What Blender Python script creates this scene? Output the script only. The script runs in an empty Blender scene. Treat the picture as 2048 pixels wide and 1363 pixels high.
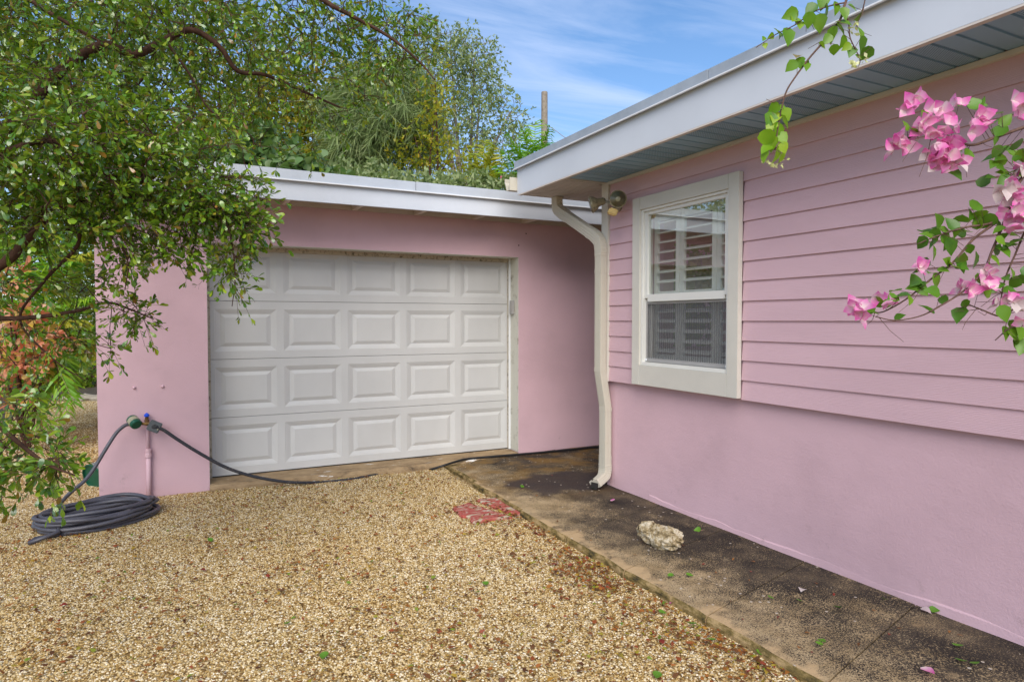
import bpy, bmesh, math, random
import numpy as np
from mathutils import Vector, Matrix, Quaternion, noise
R = math.radians
rnd = random.Random(7); rng = np.random.default_rng(11)
sc = bpy.context.scene; C = sc.collection

# ---------------------------------------------------------------- camera, sky, sun, exposure
cd = bpy.data.cameras.new('camera'); cam = bpy.data.objects.new('camera', cd); C.objects.link(cam)
cam.location = (0, 0, 1.495); cam.rotation_euler = (R(90 - 1.823), 0, R(-26.708))
cd.sensor_width = 36; cd.lens = 22.795; cd.clip_start = .02; cd.clip_end = 1000
sc.camera = cam
SUN_EL, SUN_AZ = R(40), math.atan2(-.40, -.76)
W = bpy.data.worlds.new('World'); sc.world = W; W.use_nodes = True
def build_world():
    nt = W.node_tree; nt.nodes.clear(); L = nt.links.new
    N = lambda t: nt.nodes.new(t)
    out = N('ShaderNodeOutputWorld'); bg = N('ShaderNodeBackground'); bg.inputs['Strength'].default_value = .068
    sky = N('ShaderNodeTexSky'); sky.sky_type = 'NISHITA'; sky.sun_disc = False
    sky.sun_elevation = SUN_EL; sky.sun_rotation = SUN_AZ; sky.air_density = 1.0; sky.dust_density = .6; sky.ozone_density = 3.2
    tc = N('ShaderNodeTexCoord'); sep = N('ShaderNodeSeparateXYZ'); L(tc.outputs['Generated'], sep.inputs[0])
    mx = N('ShaderNodeMath'); mx.operation = 'MAXIMUM'; mx.inputs[1].default_value = .06; L(sep.outputs['Z'], mx.inputs[0])
    div = N('ShaderNodeVectorMath'); div.operation = 'DIVIDE'; L(tc.outputs['Generated'], div.inputs[0])
    cb = N('ShaderNodeCombineXYZ')
    for i in range(3): L(mx.outputs[0], cb.inputs[i])
    L(cb.outputs[0], div.inputs[1])
    mp = N('ShaderNodeMapping'); mp.inputs['Scale'].default_value = (.26, 1.15, .3); mp.inputs['Rotation'].default_value = (0, 0, R(27)); L(div.outputs[0], mp.inputs[0])
    no = N('ShaderNodeTexNoise'); no.inputs['Scale'].default_value = 2.1; no.inputs['Detail'].default_value = 8; no.inputs['Roughness'].default_value = .58; no.inputs['Distortion'].default_value = .5
    L(mp.outputs[0], no.inputs['Vector'])
    rp = N('ShaderNodeValToRGB'); rp.color_ramp.elements[0].position = .40; rp.color_ramp.elements[1].position = .66
    rp.color_ramp.elements[0].color = (.0, .0, .0, 1); rp.color_ramp.elements[1].color = (.52, .52, .52, 1); L(no.outputs['Fac'], rp.inputs[0])
    hz = N('ShaderNodeMapRange'); hz.inputs['From Min'].default_value = .62; hz.inputs['From Max'].default_value = .12; L(sep.outputs['Z'], hz.inputs[0])
    ad = N('ShaderNodeMath'); ad.operation = 'MULTIPLY_ADD'; ad.use_clamp = True; ad.inputs[1].default_value = .14
    L(hz.outputs[0], ad.inputs[0]); L(rp.outputs[0], ad.inputs[2])
    mix = N('ShaderNodeMix'); mix.data_type = 'RGBA'; L(ad.outputs[0], mix.inputs[0]); hs = N('ShaderNodeHueSaturation'); hs.inputs['Saturation'].default_value = 1.16; L(sky.outputs[0], hs.inputs['Color']); L(hs.outputs[0], mix.inputs[6])
    mix.inputs[7].default_value = (3.7, 4.4, 6.0, 1)
    L(mix.outputs[2], bg.inputs['Color']); L(bg.outputs[0], out.inputs[0])
build_world()
sl = bpy.data.lights.new('sun', 'SUN'); sl.energy = 1.5; sl.angle = R(50); sl.color = (1, .93, .83)
sun = bpy.data.objects.new('sun', sl); C.objects.link(sun)
sdir = Vector((math.sin(SUN_AZ) * math.cos(SUN_EL), math.cos(SUN_AZ) * math.cos(SUN_EL), math.sin(SUN_EL)))
sun.rotation_euler = sdir.to_track_quat('Z', 'Y').to_euler(); sun.location = (0, 0, 20)
vs = sc.view_settings; vs.view_transform = 'Standard'; vs.look = 'None'; vs.exposure = 1.53; vs.gamma = 1; vs.use_curve_mapping = False
sc.cycles.max_bounces = 8; sc.cycles.transparent_max_bounces = 16

# ---------------------------------------------------------------- materials
class M:
    def __init__(s, name, rough=.6, spec=.5, metal=0):
        s.m = bpy.data.materials.new(name); s.m.use_nodes = True; s.t = s.m.node_tree
        s.b = s.t.nodes['Principled BSDF']; s.out = s.t.nodes['Material Output']
        s.b.inputs['Roughness'].default_value = rough; s.b.inputs['Specular IOR Level'].default_value = spec; s.b.inputs['Metallic'].default_value = metal
    def n(s, t, ins=None, **kw):
        x = s.t.nodes.new(t)
        for k, v in kw.items(): setattr(x, k, v)
        for k, v in (ins or {}).items():
            if isinstance(v, bpy.types.NodeSocket): s.t.links.new(v, x.inputs[k])
            else: x.inputs[k].default_value = v
        return x
    def l(s, a, b): s.t.links.new(a, b)
    def col(s, v):
        if isinstance(v, bpy.types.NodeSocket): s.l(v, s.b.inputs['Base Color'])
        else: s.b.inputs['Base Color'].default_value = (*v, 1)
        return s
    def pos(s, scale=(1, 1, 1)):
        g = s.n('ShaderNodeNewGeometry'); return s.n('ShaderNodeVectorMath', {0: g.outputs['Position'], 1: scale}, operation='MULTIPLY').outputs[0]
    def noise(s, scale, detail=4, vec=None, rough=.55, dist=0):
        return s.n('ShaderNodeTexNoise', {'Vector': vec if vec is not None else s.pos(), 'Scale': scale, 'Detail': detail, 'Roughness': rough, 'Distortion': dist}).outputs['Fac']
    def ramp(s, fac, stops, interp='LINEAR'):
        r = s.n('ShaderNodeValToRGB', {0: fac}); cr = r.color_ramp; cr.interpolation = interp
        while len(cr.elements) < len(stops): cr.elements.new(.5)
        for e, (p, c) in zip(cr.elements, stops): e.position = p; e.color = (*c, 1) if len(c) == 3 else c
        return r.outputs[0]
    def mix(s, f, a, b, mode='MIX'):
        x = s.n('ShaderNodeMix', data_type='RGBA', blend_type=mode)
        for i, v in ((0, f), (6, a), (7, b)):
            if isinstance(v, bpy.types.NodeSocket): s.l(v, x.inputs[i])
            else: x.inputs[i].default_value = v if i == 0 else (*v, 1)
        return x.outputs[2]
    def math(s, op, a, b=0, clamp=False):
        x = s.n('ShaderNodeMath', {0: a, 1: b}, operation=op); x.use_clamp = clamp; return x.outputs[0]
    def bump(s, h, strength=.2, dist=.01, prev=None):
        b = s.n('ShaderNodeBump', {'Height': h, 'Strength': strength, 'Distance': dist})
        if prev is not None: s.l(prev, b.inputs['Normal'])
        s.l(b.outputs[0], s.b.inputs['Normal']); return b.outputs[0]
def scale_c(c, k): return tuple(min(1, x * k) for x in c)
def simple(name, c, rough=.6, var=.08, vscale=6, bump=0, bscale=80, spec=.5, metal=0):
    m = M(name, rough, spec, metal); m.col(m.ramp(m.noise(vscale, 5), [(.3, scale_c(c, 1 - var)), (.7, scale_c(c, 1 + var))]))
    if bump: m.bump(m.noise(bscale, 4), bump, .004)
    return m.m
PINK = (.628, .420, .460)
def mk_stucco():
    m = M('pink_stucco', .75, .3)
    c = m.ramp(m.noise(1.6, 6), [(.28, scale_c(PINK, .89)), (.5, scale_c(PINK, .99)), (.72, scale_c(PINK, 1.05))])
    z = m.n('ShaderNodeSeparateXYZ', {0: m.pos()}).outputs[2]
    low = m.n('ShaderNodeMapRange', {0: z, 1: .42, 2: .03}).outputs[0]
    sp = m.ramp(m.noise(7, 9, rough=.75), [(.60, (0, 0, 0)), (.72, (1, 1, 1))])
    c = m.mix(m.math('MULTIPLY', m.math('MULTIPLY', low, sp), .55), c, (.16, .12, .09))
    c = m.mix(m.math('MULTIPLY', m.ramp(m.noise(140, 2), [(.70, (0, 0, 0)), (.76, (1, 1, 1))]), .18), c, (.3, .17, .19))
    m.col(c)
    b = m.bump(m.noise(5, 5, m.pos((1, 1, 2))), .15, .02); m.bump(m.noise(90, 4), .35, .004, b); return m.m
def mk_siding():
    m = M('pink_fibre_cement', .6, .35)
    c = m.ramp(m.noise(2.2, 5, m.pos((1, .5, 2))), [(.3, scale_c(PINK, .95)), (.7, scale_c(PINK, 1.04))]); m.col(c)
    w = m.n('ShaderNodeTexWave', {'Vector': m.pos((0, .55, 6)), 'Scale': 7, 'Distortion': 7, 'Detail': 3, 'Detail Scale': 1.2}, wave_type='BANDS', bands_direction='Z').outputs['Fac']
    g = m.noise(20, 5, m.pos((1, .7, 26)), .65)
    h = m.math('ADD', m.math('MULTIPLY', w, .35), g)
    m.bump(h, .42, .0035); return m.m
def mk_wood_trim(name, c, ax):
    m = M(name, .55, .35); m.col(m.ramp(m.noise(3, 6), [(.3, scale_c(c, .93)), (.72, scale_c(c, 1.05))]))
    m.bump(m.noise(22, 5, m.pos(ax), .65), .35, .003); return m.m
def mk_door():
    m = M('white_door_steel', .5, .4); c = (.56, .558, .545)
    d = m.noise(2.2, 7, m.pos((1, 1, .6)))
    m.col(m.ramp(d, [(.3, scale_c(c, .93)), (.7, scale_c(c, 1.04))]))
    m.bump(m.noise(24, 5, m.pos((.8, 1, 30)), .65), .22, .0025); return m.m
def mk_dirty_white(name, c, dirt=(.16, .13, .08), amt=.8, lo=.55, sc_=9):
    m = M(name, .65, .3); f = m.ramp(m.noise(sc_, 9, rough=.7), [(lo, (0, 0, 0)), (lo + .16, (1, 1, 1))])
    m.col(m.mix(m.math('MULTIPLY', f, amt), c, dirt)); m.bump(m.noise(60, 4), .2, .003); return m.m
def mk_perf():
    m = M('soffit_vented', .45, .4); p = m.pos()
    s = m.n('ShaderNodeSeparateXYZ', {0: p})
    def cell(v, k, off=None):
        a = m.math('MULTIPLY', v, k)
        if off is not None: a = m.math('ADD', a, off)
        return m.math('SUBTRACT', m.math('FRACT', a), .5), a
    row, ra = cell(s.outputs[1], 118)
    odd = m.math('MULTIPLY', m.math('FLOOR', ra), .5)
    colm, _ = cell(s.outputs[0], 70, odd)
    d = m.math('ADD', m.math('MULTIPLY', row, row), m.math('MULTIPLY', colm, colm))
    hole = m.math('LESS_THAN', d, .075)
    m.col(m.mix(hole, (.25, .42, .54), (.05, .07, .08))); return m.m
def mk_slab():
    m = M('weathered_concrete', .85, .25); p = m.pos()
    s = m.n('ShaderNodeSeparateXYZ', {0: p})
    sand = m.ramp(m.noise(9, 6), [(.3, (.27, .19, .095)), (.7, (.46, .345, .20))])
    big = m.noise(1.25, 7, rough=.62); mid = m.noise(7, 8, rough=.7); fine = m.ramp(m.noise(150, 3, rough=.7), [(.30, (0, 0, 0)), (.70, (1, 1, 1))])
    f = m.math('ADD', m.math('ADD', m.math('MULTIPLY', big, .85), m.math('MULTIPLY', mid, .60)), m.math('MULTIPLY', fine, .62))
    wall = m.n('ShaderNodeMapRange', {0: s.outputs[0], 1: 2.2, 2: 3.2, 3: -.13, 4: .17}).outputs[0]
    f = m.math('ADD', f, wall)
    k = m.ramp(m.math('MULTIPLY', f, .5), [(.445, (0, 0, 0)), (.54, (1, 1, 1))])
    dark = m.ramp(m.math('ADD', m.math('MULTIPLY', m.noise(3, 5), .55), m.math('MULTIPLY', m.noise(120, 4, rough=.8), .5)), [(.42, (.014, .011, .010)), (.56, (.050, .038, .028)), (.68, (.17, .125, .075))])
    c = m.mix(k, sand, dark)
    # orange algae towards the far end, where roof water runs
    al = m.math('MULTIPLY', m.n('ShaderNodeMapRange', {0: s.outputs[1], 1: 4.2, 2: 5.6}).outputs[0], m.ramp(m.noise(5, 6), [(.42, (0, 0, 0)), (.62, (1, 1, 1))]))
    c = m.mix(m.math('MULTIPLY', al, .6), c, (.27, .15, .035))
    # damp stain left by the downspout
    v = m.n('ShaderNodeVectorMath', {0: p, 1: (2.98, 4.95, 0)}, operation='SUBTRACT').outputs[0]
    v = m.n('ShaderNodeVectorMath', {0: v, 1: (1.2, 2.0, 0)}, operation='MULTIPLY').outputs[0]
    ln = m.n('ShaderNodeVectorMath', {0: v}, operation='LENGTH').outputs['Value']
    ln = m.math('ADD', ln, m.math('MULTIPLY', m.math('SUBTRACT', m.noise(4, 6), .5), 1.1))
    st = m.ramp(ln, [(.55, (1, 1, 1)), (.75, (0, 0, 0))])
    c = m.mix(m.math('MULTIPLY', st, .85), c, (.038, .027, .027))
    # bare patches worn along the outer arris
    ed = m.n('ShaderNodeMapRange', {0: s.outputs[0], 1: 2.27, 2: 2.46, 3: .2, 4: 0}).outputs[0]
    c = m.mix(m.math('MULTIPLY', .85, m.ramp(m.math('ADD', m.math('ADD', m.noise(3.4, 8, rough=.68), ed), m.math('MULTIPLY', fine, .06)), [(.68, (0, 0, 0)), (.77, (1, 1, 1))])), c, (.50, .35, .19))
    # chips of old white paint and shell bits
    wp = m.n('ShaderNodeTexVoronoi', {'Vector': p, 'Scale': 17}).outputs['Distance']
    wp = m.math('MULTIPLY', m.math('LESS_THAN', wp, .13), m.math('GREATER_THAN', m.noise(2.1, 3), .52))
    c = m.mix(m.math('MULTIPLY', wp, .8), c, (.55, .48, .40))
    m.col(c); b = m.bump(mid, .3, .01); m.bump(fine, .5, .004, b); return m.m
def mk_slab_edge():
    m = M('mossy_concrete_edge', .9, .2)
    k = m.ramp(m.noise(9, 8, m.pos((1, 1, 3)), .7), [(.4, (.36, .25, .12)), (.52, (.17, .12, .04)), (.66, (.035, .03, .018))])
    m.col(k); m.bump(m.noise(50, 5), .6, .008); return m.m
def mk_threshold():
    m = M('stained_concrete', .85, .25)
    c = m.ramp(m.noise(11, 8, m.pos((.5, 1, 1)), .7), [(.3, (.42, .30, .17)), (.55, (.29, .20, .11)), (.72, (.10, .07, .045))])
    c = m.mix(m.ramp(m.noise(6, 6, m.pos((.8, 3, 3)), .7), [(.63, (0, 0, 0)), (.66, (1, 1, 1))]), c, (.72, .70, .66))
    m.col(c); m.bump(m.noise(40, 5), .5, .006); return m.m
STONE = [(0, (.10, .05, .016)), (.15, (.25, .145, .04)), (.36, (.40, .275, .10)), (.60, (.51, .385, .185)), (.84, (.62, .52, .335)), (1, (.76, .70, .58))]
def mk_ground():
    m = M('gravel_bed', .9, .2); p = m.pos()
    v = m.n('ShaderNodeTexVoronoi', {'Vector': p, 'Scale': 85})
    c = m.ramp(m.n('ShaderNodeSeparateColor', {0: v.outputs['Color']}).outputs[0], STONE)
    edge = m.ramp(v.outputs['Distance'], [(.25, (1, 1, 1)), (.75, (.35, .27, .17))])
    c = m.mix(1, c, edge, 'MULTIPLY')
    c = m.mix(m.ramp(m.noise(.6, 5), [(.45, (0, 0, 0)), (.75, (.5, .5, .5))]), c, (.36, .24, .10))
    g = m.n('ShaderNodeVectorMath', {0: p}, operation='LENGTH').outputs['Value']
    m.col(c); m.bump(m.math('MULTIPLY', v.outputs['Distance'], -1), .6, .01); return m.m
def mk_stone():
    m = M('pebble', .75, .3); oi = m.n('ShaderNodeObjectInfo')
    c = m.ramp(oi.outputs['Random'], STONE)
    big = m.ramp(m.noise(.9, 5), [(.35, (1.0, .93, .80)), (.65, (1, 1, 1))])
    m.col(m.mix(1, c, big, 'MULTIPLY')); return m.m
def mk_leaf(name, stops, rough=.38, trans=.35, tcol=None, spec=.5):
    m = M(name, rough, spec)
    g = m.n('ShaderNodeNewGeometry'); oi = m.n('ShaderNodeObjectInfo')
    f = m.math('FRACT', m.math('ADD', g.outputs['Random Per Island'], oi.outputs['Random']))
    c = m.ramp(f, stops); m.col(c)
    tr = m.n('ShaderNodeBsdfTranslucent', {0: m.mix(.5, c, tcol or (.22, .34, .02))})
    mx = m.n('ShaderNodeMixShader', {0: trans, 1: m.b.outputs[0], 2: tr.outputs[0]}); m.l(mx.outputs[0], m.out.inputs[0]); return m.m
def mk_bract():
    m = M('pink_bract', .55, .3); tc = m.n('ShaderNodeTexCoord')
    x = m.n('ShaderNodeSeparateXYZ', {0: tc.outputs['Generated']}).outputs[0]; oi = m.n('ShaderNodeObjectInfo')
    f = m.math('ADD', x, m.math('MULTIPLY', m.math('SUBTRACT', oi.outputs['Random'], .5), .5))
    f = m.math('ADD', f, m.math('MULTIPLY', m.math('SUBTRACT', m.noise(60, 3), .5), .5))
    c = m.ramp(f, [(.08, (.84, .70, .68)), (.40, (.82, .40, .60)), (.95, (.76, .13, .45))]); m.col(c)
    tr = m.n('ShaderNodeBsdfTranslucent', {0: c}); mx = m.n('ShaderNodeMixShader', {0: .4, 1: m.b.outputs[0], 2: tr.outputs[0]}); m.l(mx.outputs[0], m.out.inputs[0]); return m.m
def mk_glass(name, base, tint):
    m = M(name); fr = m.math('POWER', m.n('ShaderNodeLayerWeight', {0: .5}).outputs['Facing'], 3)
    f = m.math('ADD', m.math('MULTIPLY', fr, .7), base, True)
    t = m.n('ShaderNodeBsdfTransparent', {0: (*tint, 1)}); g = m.n('ShaderNodeBsdfGlossy', {'Color': (.95, .97, .95, 1), 'Roughness': .0})
    mx = m.n('ShaderNodeMixShader', {0: f, 1: t.outputs[0], 2: g.outputs[0]}); m.l(mx.outputs[0], m.out.inputs[0]); return m.m
def mk_screen():
    m = M('insect_screen'); w = m.n('ShaderNodeTexWave', {'Vector': m.pos((0, 1, .35)), 'Scale': 14, 'Distortion': 3.5, 'Detail': 2}, bands_direction='Y').outputs['Fac']
    d = m.n('ShaderNodeBsdfDiffuse', {0: (.15, .15, .155, 1)}); t = m.n('ShaderNodeBsdfTransparent', {})
    mx = m.n('ShaderNodeMixShader', {0: m.ramp(w, [(0, (.26, .26, .26)), (1, (.46, .46, .46))]), 1: t.outputs[0], 2: d.outputs[0]}); m.l(mx.outputs[0], m.out.inputs[0]); return m.m
def mk_red():
    m = M('flaking_red_paint', .7, .3); p = m.pos((1, 1.6, 1))
    c = m.ramp(m.noise(6, 7, p, .65, .6), [(.40, (.40, .33, .24)), (.44, (.36, .12, .09)), (.52, (.33, .05, .04)), (.57, (.38, .14, .11)), (.61, (.44, .38, .30))]); m.col(c); m.bump(m.noise(30, 5), .4, .006); return m.m
def mk_coral():
    m = M('coral_rock', .95, .15); c = m.ramp(m.noise(22, 8, rough=.7), [(.34, (.06, .045, .025)), (.47, (.38, .29, .16)), (.60, (.66, .59, .46))]); m.col(c)
    m.bump(m.noise(60, 6, rough=.7), .9, .02); return m.m
def mk_bark(name, a, b, s=30):
    m = M(name, .9, .2); m.col(m.ramp(m.noise(s, 7, m.pos((1, 1, .4)), .7), [(.3, a), (.7, b)])); m.bump(m.noise(s * 2, 5, m.pos((1, 1, .3))), .6, .01); return m.m
MT = dict(
    stucco=mk_stucco(), siding=mk_siding(), door=mk_door(), perf=mk_perf(), slab=mk_slab(), slab_edge=mk_slab_edge(), thresh=mk_threshold(),
    ground=mk_ground(), stone=mk_stone(), bract=mk_bract(), screen=mk_screen(), red=mk_red(), coral=mk_coral(),
    white=simple('white_paint', (.74, .75, .76), .5, .05, 2.5), fascia=simple('white_fascia_paint', (.60, .63, .68), .5, .05, 1.6, .1, 40),
    metal_d=simple('weathered_drip_edge', (.33, .37, .42), .42, .12, 7, .12, 60), metal=simple('painted_drip_edge', (.50, .53, .57), .38, .06, 5, .12, 60, metal=.1), cream=mk_wood_trim('cream_trim_paint', (.62, .59, .52), (1, .8, 26)),
    creamv=mk_wood_trim('cream_trim_paint_upright', (.62, .59, .52), (1, 26, .8)), vinyl=simple('white_vinyl', (.72, .71, .66), .4, .03, 4),
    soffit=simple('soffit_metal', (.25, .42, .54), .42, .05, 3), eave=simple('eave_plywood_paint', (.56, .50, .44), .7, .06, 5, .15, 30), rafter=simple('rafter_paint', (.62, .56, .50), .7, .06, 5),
    jamb=mk_dirty_white('grimy_jamb_paint', (.56, .55, .48)), stopd=mk_dirty_white('mildewed_stop_moulding', (.50, .44, .34), (.07, .05, .03), .9, .50, 26), downspout=mk_dirty_white('downspout_enamel', (.52, .485, .40), (.34, .33, .16), .55, .6, 7),
    endsoff=simple('boarded_soffit_paint', (.46, .42, .38), .7, .06, 5, .15, 40), roof=simple('roof_membrane', (.5, .5, .5), .9, .1, 4),
    rubber=simple('hose_rubber', (.075, .073, .088), .42, .2, 8, .1, 150), black=simple('black_rubber', (.012, .012, .013), .5), dust=mk_dirty_white('dusty_hose_rubber', (.035, .035, .042), (.28, .24, .18), .6, .55, 60),
    green_pl=simple('green_plastic', (.005, .085, .045), .35), cream_pl=simple('putty_plastic', (.36, .34, .22), .5), grey_pl=simple('grey_plastic', (.075, .085, .09), .5), dgrey=simple('dark_plastic', (.02, .02, .022), .45),
    brass=simple('aged_brass', (.20, .12, .04), .45, .3, 60, metal=.7), blue=simple('blue_plastic', (.01, .08, .62), .35), lamp=mk_dirty_white('tarnished_lamp_metal', (.30, .25, .15), (.06, .05, .03), .8, .5, 40), lens=M('lamp_lens', .12, .8).col((.36, .33, .20)).m, sensor=simple('yellowed_plastic', (.55, .38, .12), .5, .25, 40),
    lampn=simple('grey_lamp_paint', (.34, .31, .25), .6, .15, 30), inner=simple('room_paint', (.58, .40, .37), .8), shutter=simple('shutter_paint', (.82, .84, .78), .5), grey_box=simple('grey_metal_box', (.34, .33, .32), .5), dark=simple('shadow_gap', (.012, .011, .01), .9),
    bark=mk_bark('tree_bark', (.035, .018, .012), (.10, .05, .032)), bark_g=mk_bark('grey_bark', (.10, .085, .07), (.28, .25, .21)), pole=mk_bark('weathered_pole', (.16, .13, .10), (.36, .31, .26), 14), stem=mk_bark('vine_stem', (.07, .04, .03), (.17, .10, .075), 60), soil=simple('garden_soil', (.05, .035, .02), .95, .3, 8, .6, 40), wire=simple('wire', (.25, .25, .27), .5), stone_b=simple('border_stone', (.3, .26, .2), .9, .3, 9, .5, 20), tub=simple('grey_tub', (.22, .23, .23), .6, .15, 20), palm_stem=simple('palm_stem', (.16, .17, .04), .6),
)
MT['glass'] = mk_glass('window_glass', .20, (.96, .97, .96)); MT['glass_low'] = mk_glass('lower_glass', .03, (.93, .93, .93))
MT['leaf'] = mk_leaf('small_glossy_leaf', [(0, (.042, .115, .012)), (.35, (.095, .215, .016)), (.65, (.185, .315, .020)), (.88, (.32, .42, .030)), (.96, (.30, .27, .03)), (1, (.34, .15, .03))], .20, .30, (.34, .46, .02), .9)
MT['leaf_y'] = mk_leaf('yellowing_leaf', [(0, (.16, .23, .018)), (.35, (.28, .34, .022)), (.7, (.44, .42, .03)), (1, (.55, .38, .04))], .5, .5, (.45, .42, .02))
MT['leaf_g'] = mk_leaf('grey_green_leaf', [(0, (.20, .27, .10)), (.5, (.31, .38, .16)), (1, (.42, .46, .22))], .5, .45)
MT['leaf_d'] = mk_leaf('dark_shrub_leaf', [(0, (.075, .15, .018)), (.5, (.17, .27, .024)), (1, (.32, .37, .03))], .45, .45, (.3, .4, .02))
MT['leaf_s'] = mk_leaf('round_sea_leaf', [(0, (.06, .12, .03)), (.5, (.10, .19, .05)), (1, (.17, .24, .09))], .45, .35)
MT['needle'] = mk_leaf('pine_needle', [(0, (.16, .23, .08)), (.5, (.25, .33, .12)), (1, (.38, .43, .19))], .6, .35)
MT['vine'] = mk_leaf('vine_leaf', [(0, (.05, .15, .012)), (.5, (.095, .23, .016)), (1, (.17, .32, .02))], .36, .35)
MT['vine_l'] = mk_leaf('young_vine_leaf', [(0, (.10, .26, .012)), (.5, (.18, .36, .014)), (1, (.32, .46, .02))], .42, .45, (.4, .6, .02))
MT['vine_o'] = mk_leaf('bronzed_vine_leaf', [(0, (.20, .20, .03)), (1, (.35, .20, .04))], .4, .4, (.5, .35, .03))
MT['palm'] = mk_leaf('palm_leaflet', [(0, (.07, .22, .012)), (.5, (.15, .37, .016)), (1, (.30, .46, .02))], .42, .4, (.3, .5, .01))
MT['palm_y'] = mk_leaf('yellow_palm_leaflet', [(0, (.18, .26, .012)), (.5, (.32, .36, .016)), (1, (.50, .42, .03))], .42, .4, (.5, .5, .02))
MT['croton'] = mk_leaf('croton_leaf', [(0, (.50, .14, .06)), (.3, (.70, .30, .16)), (.55, (.70, .46, .32)), (.75, (.55, .40, .05)), (1, (.16, .2, .03))], .45, .4, (.7, .25, .08))
MT['pinkfl'] = mk_leaf('pink_flower', [(0, (.55, .08, .16)), (.6, (.7, .18, .26)), (1, (.75, .4, .45))], .6, .4, (.8, .2, .3))
MT['bud'] = mk_leaf('pale_flower', [(0, (.55, .6, .2)), (1, (.72, .72, .42))], .6, .3, (.7, .7, .3))
MT['petal_w'] = mk_leaf('pale_bract', [(0, (.60, .48, .49)), (1, (.68, .60, .57))], .6, .3, (.8, .7, .7))
MT['litter'] = mk_leaf('dry_leaf', [(0, (.07, .026, .007)), (.25, (.17, .055, .010)), (.5, (.30, .105, .012)), (.68, (.20, .028, .010)), (.80, (.36, .19, .016)), (.93, (.27, .23, .016)), (1, (.10, .2, .012))], .6, .12, (.25, .1, .02))
for nm, c in (('brown', (.13, .050, .012)), ('red', (.19, .022, .012)), ('orange', (.28, .105, .014)), ('green', (.09, .21, .012)), ('yellow', (.26, .19, .02))):
    MT['f_' + nm] = mk_leaf(nm + '_fallen_leaf', [(0, scale_c(c, .8)), (1, scale_c(c, 1.2))], .55, .15, c)

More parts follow.
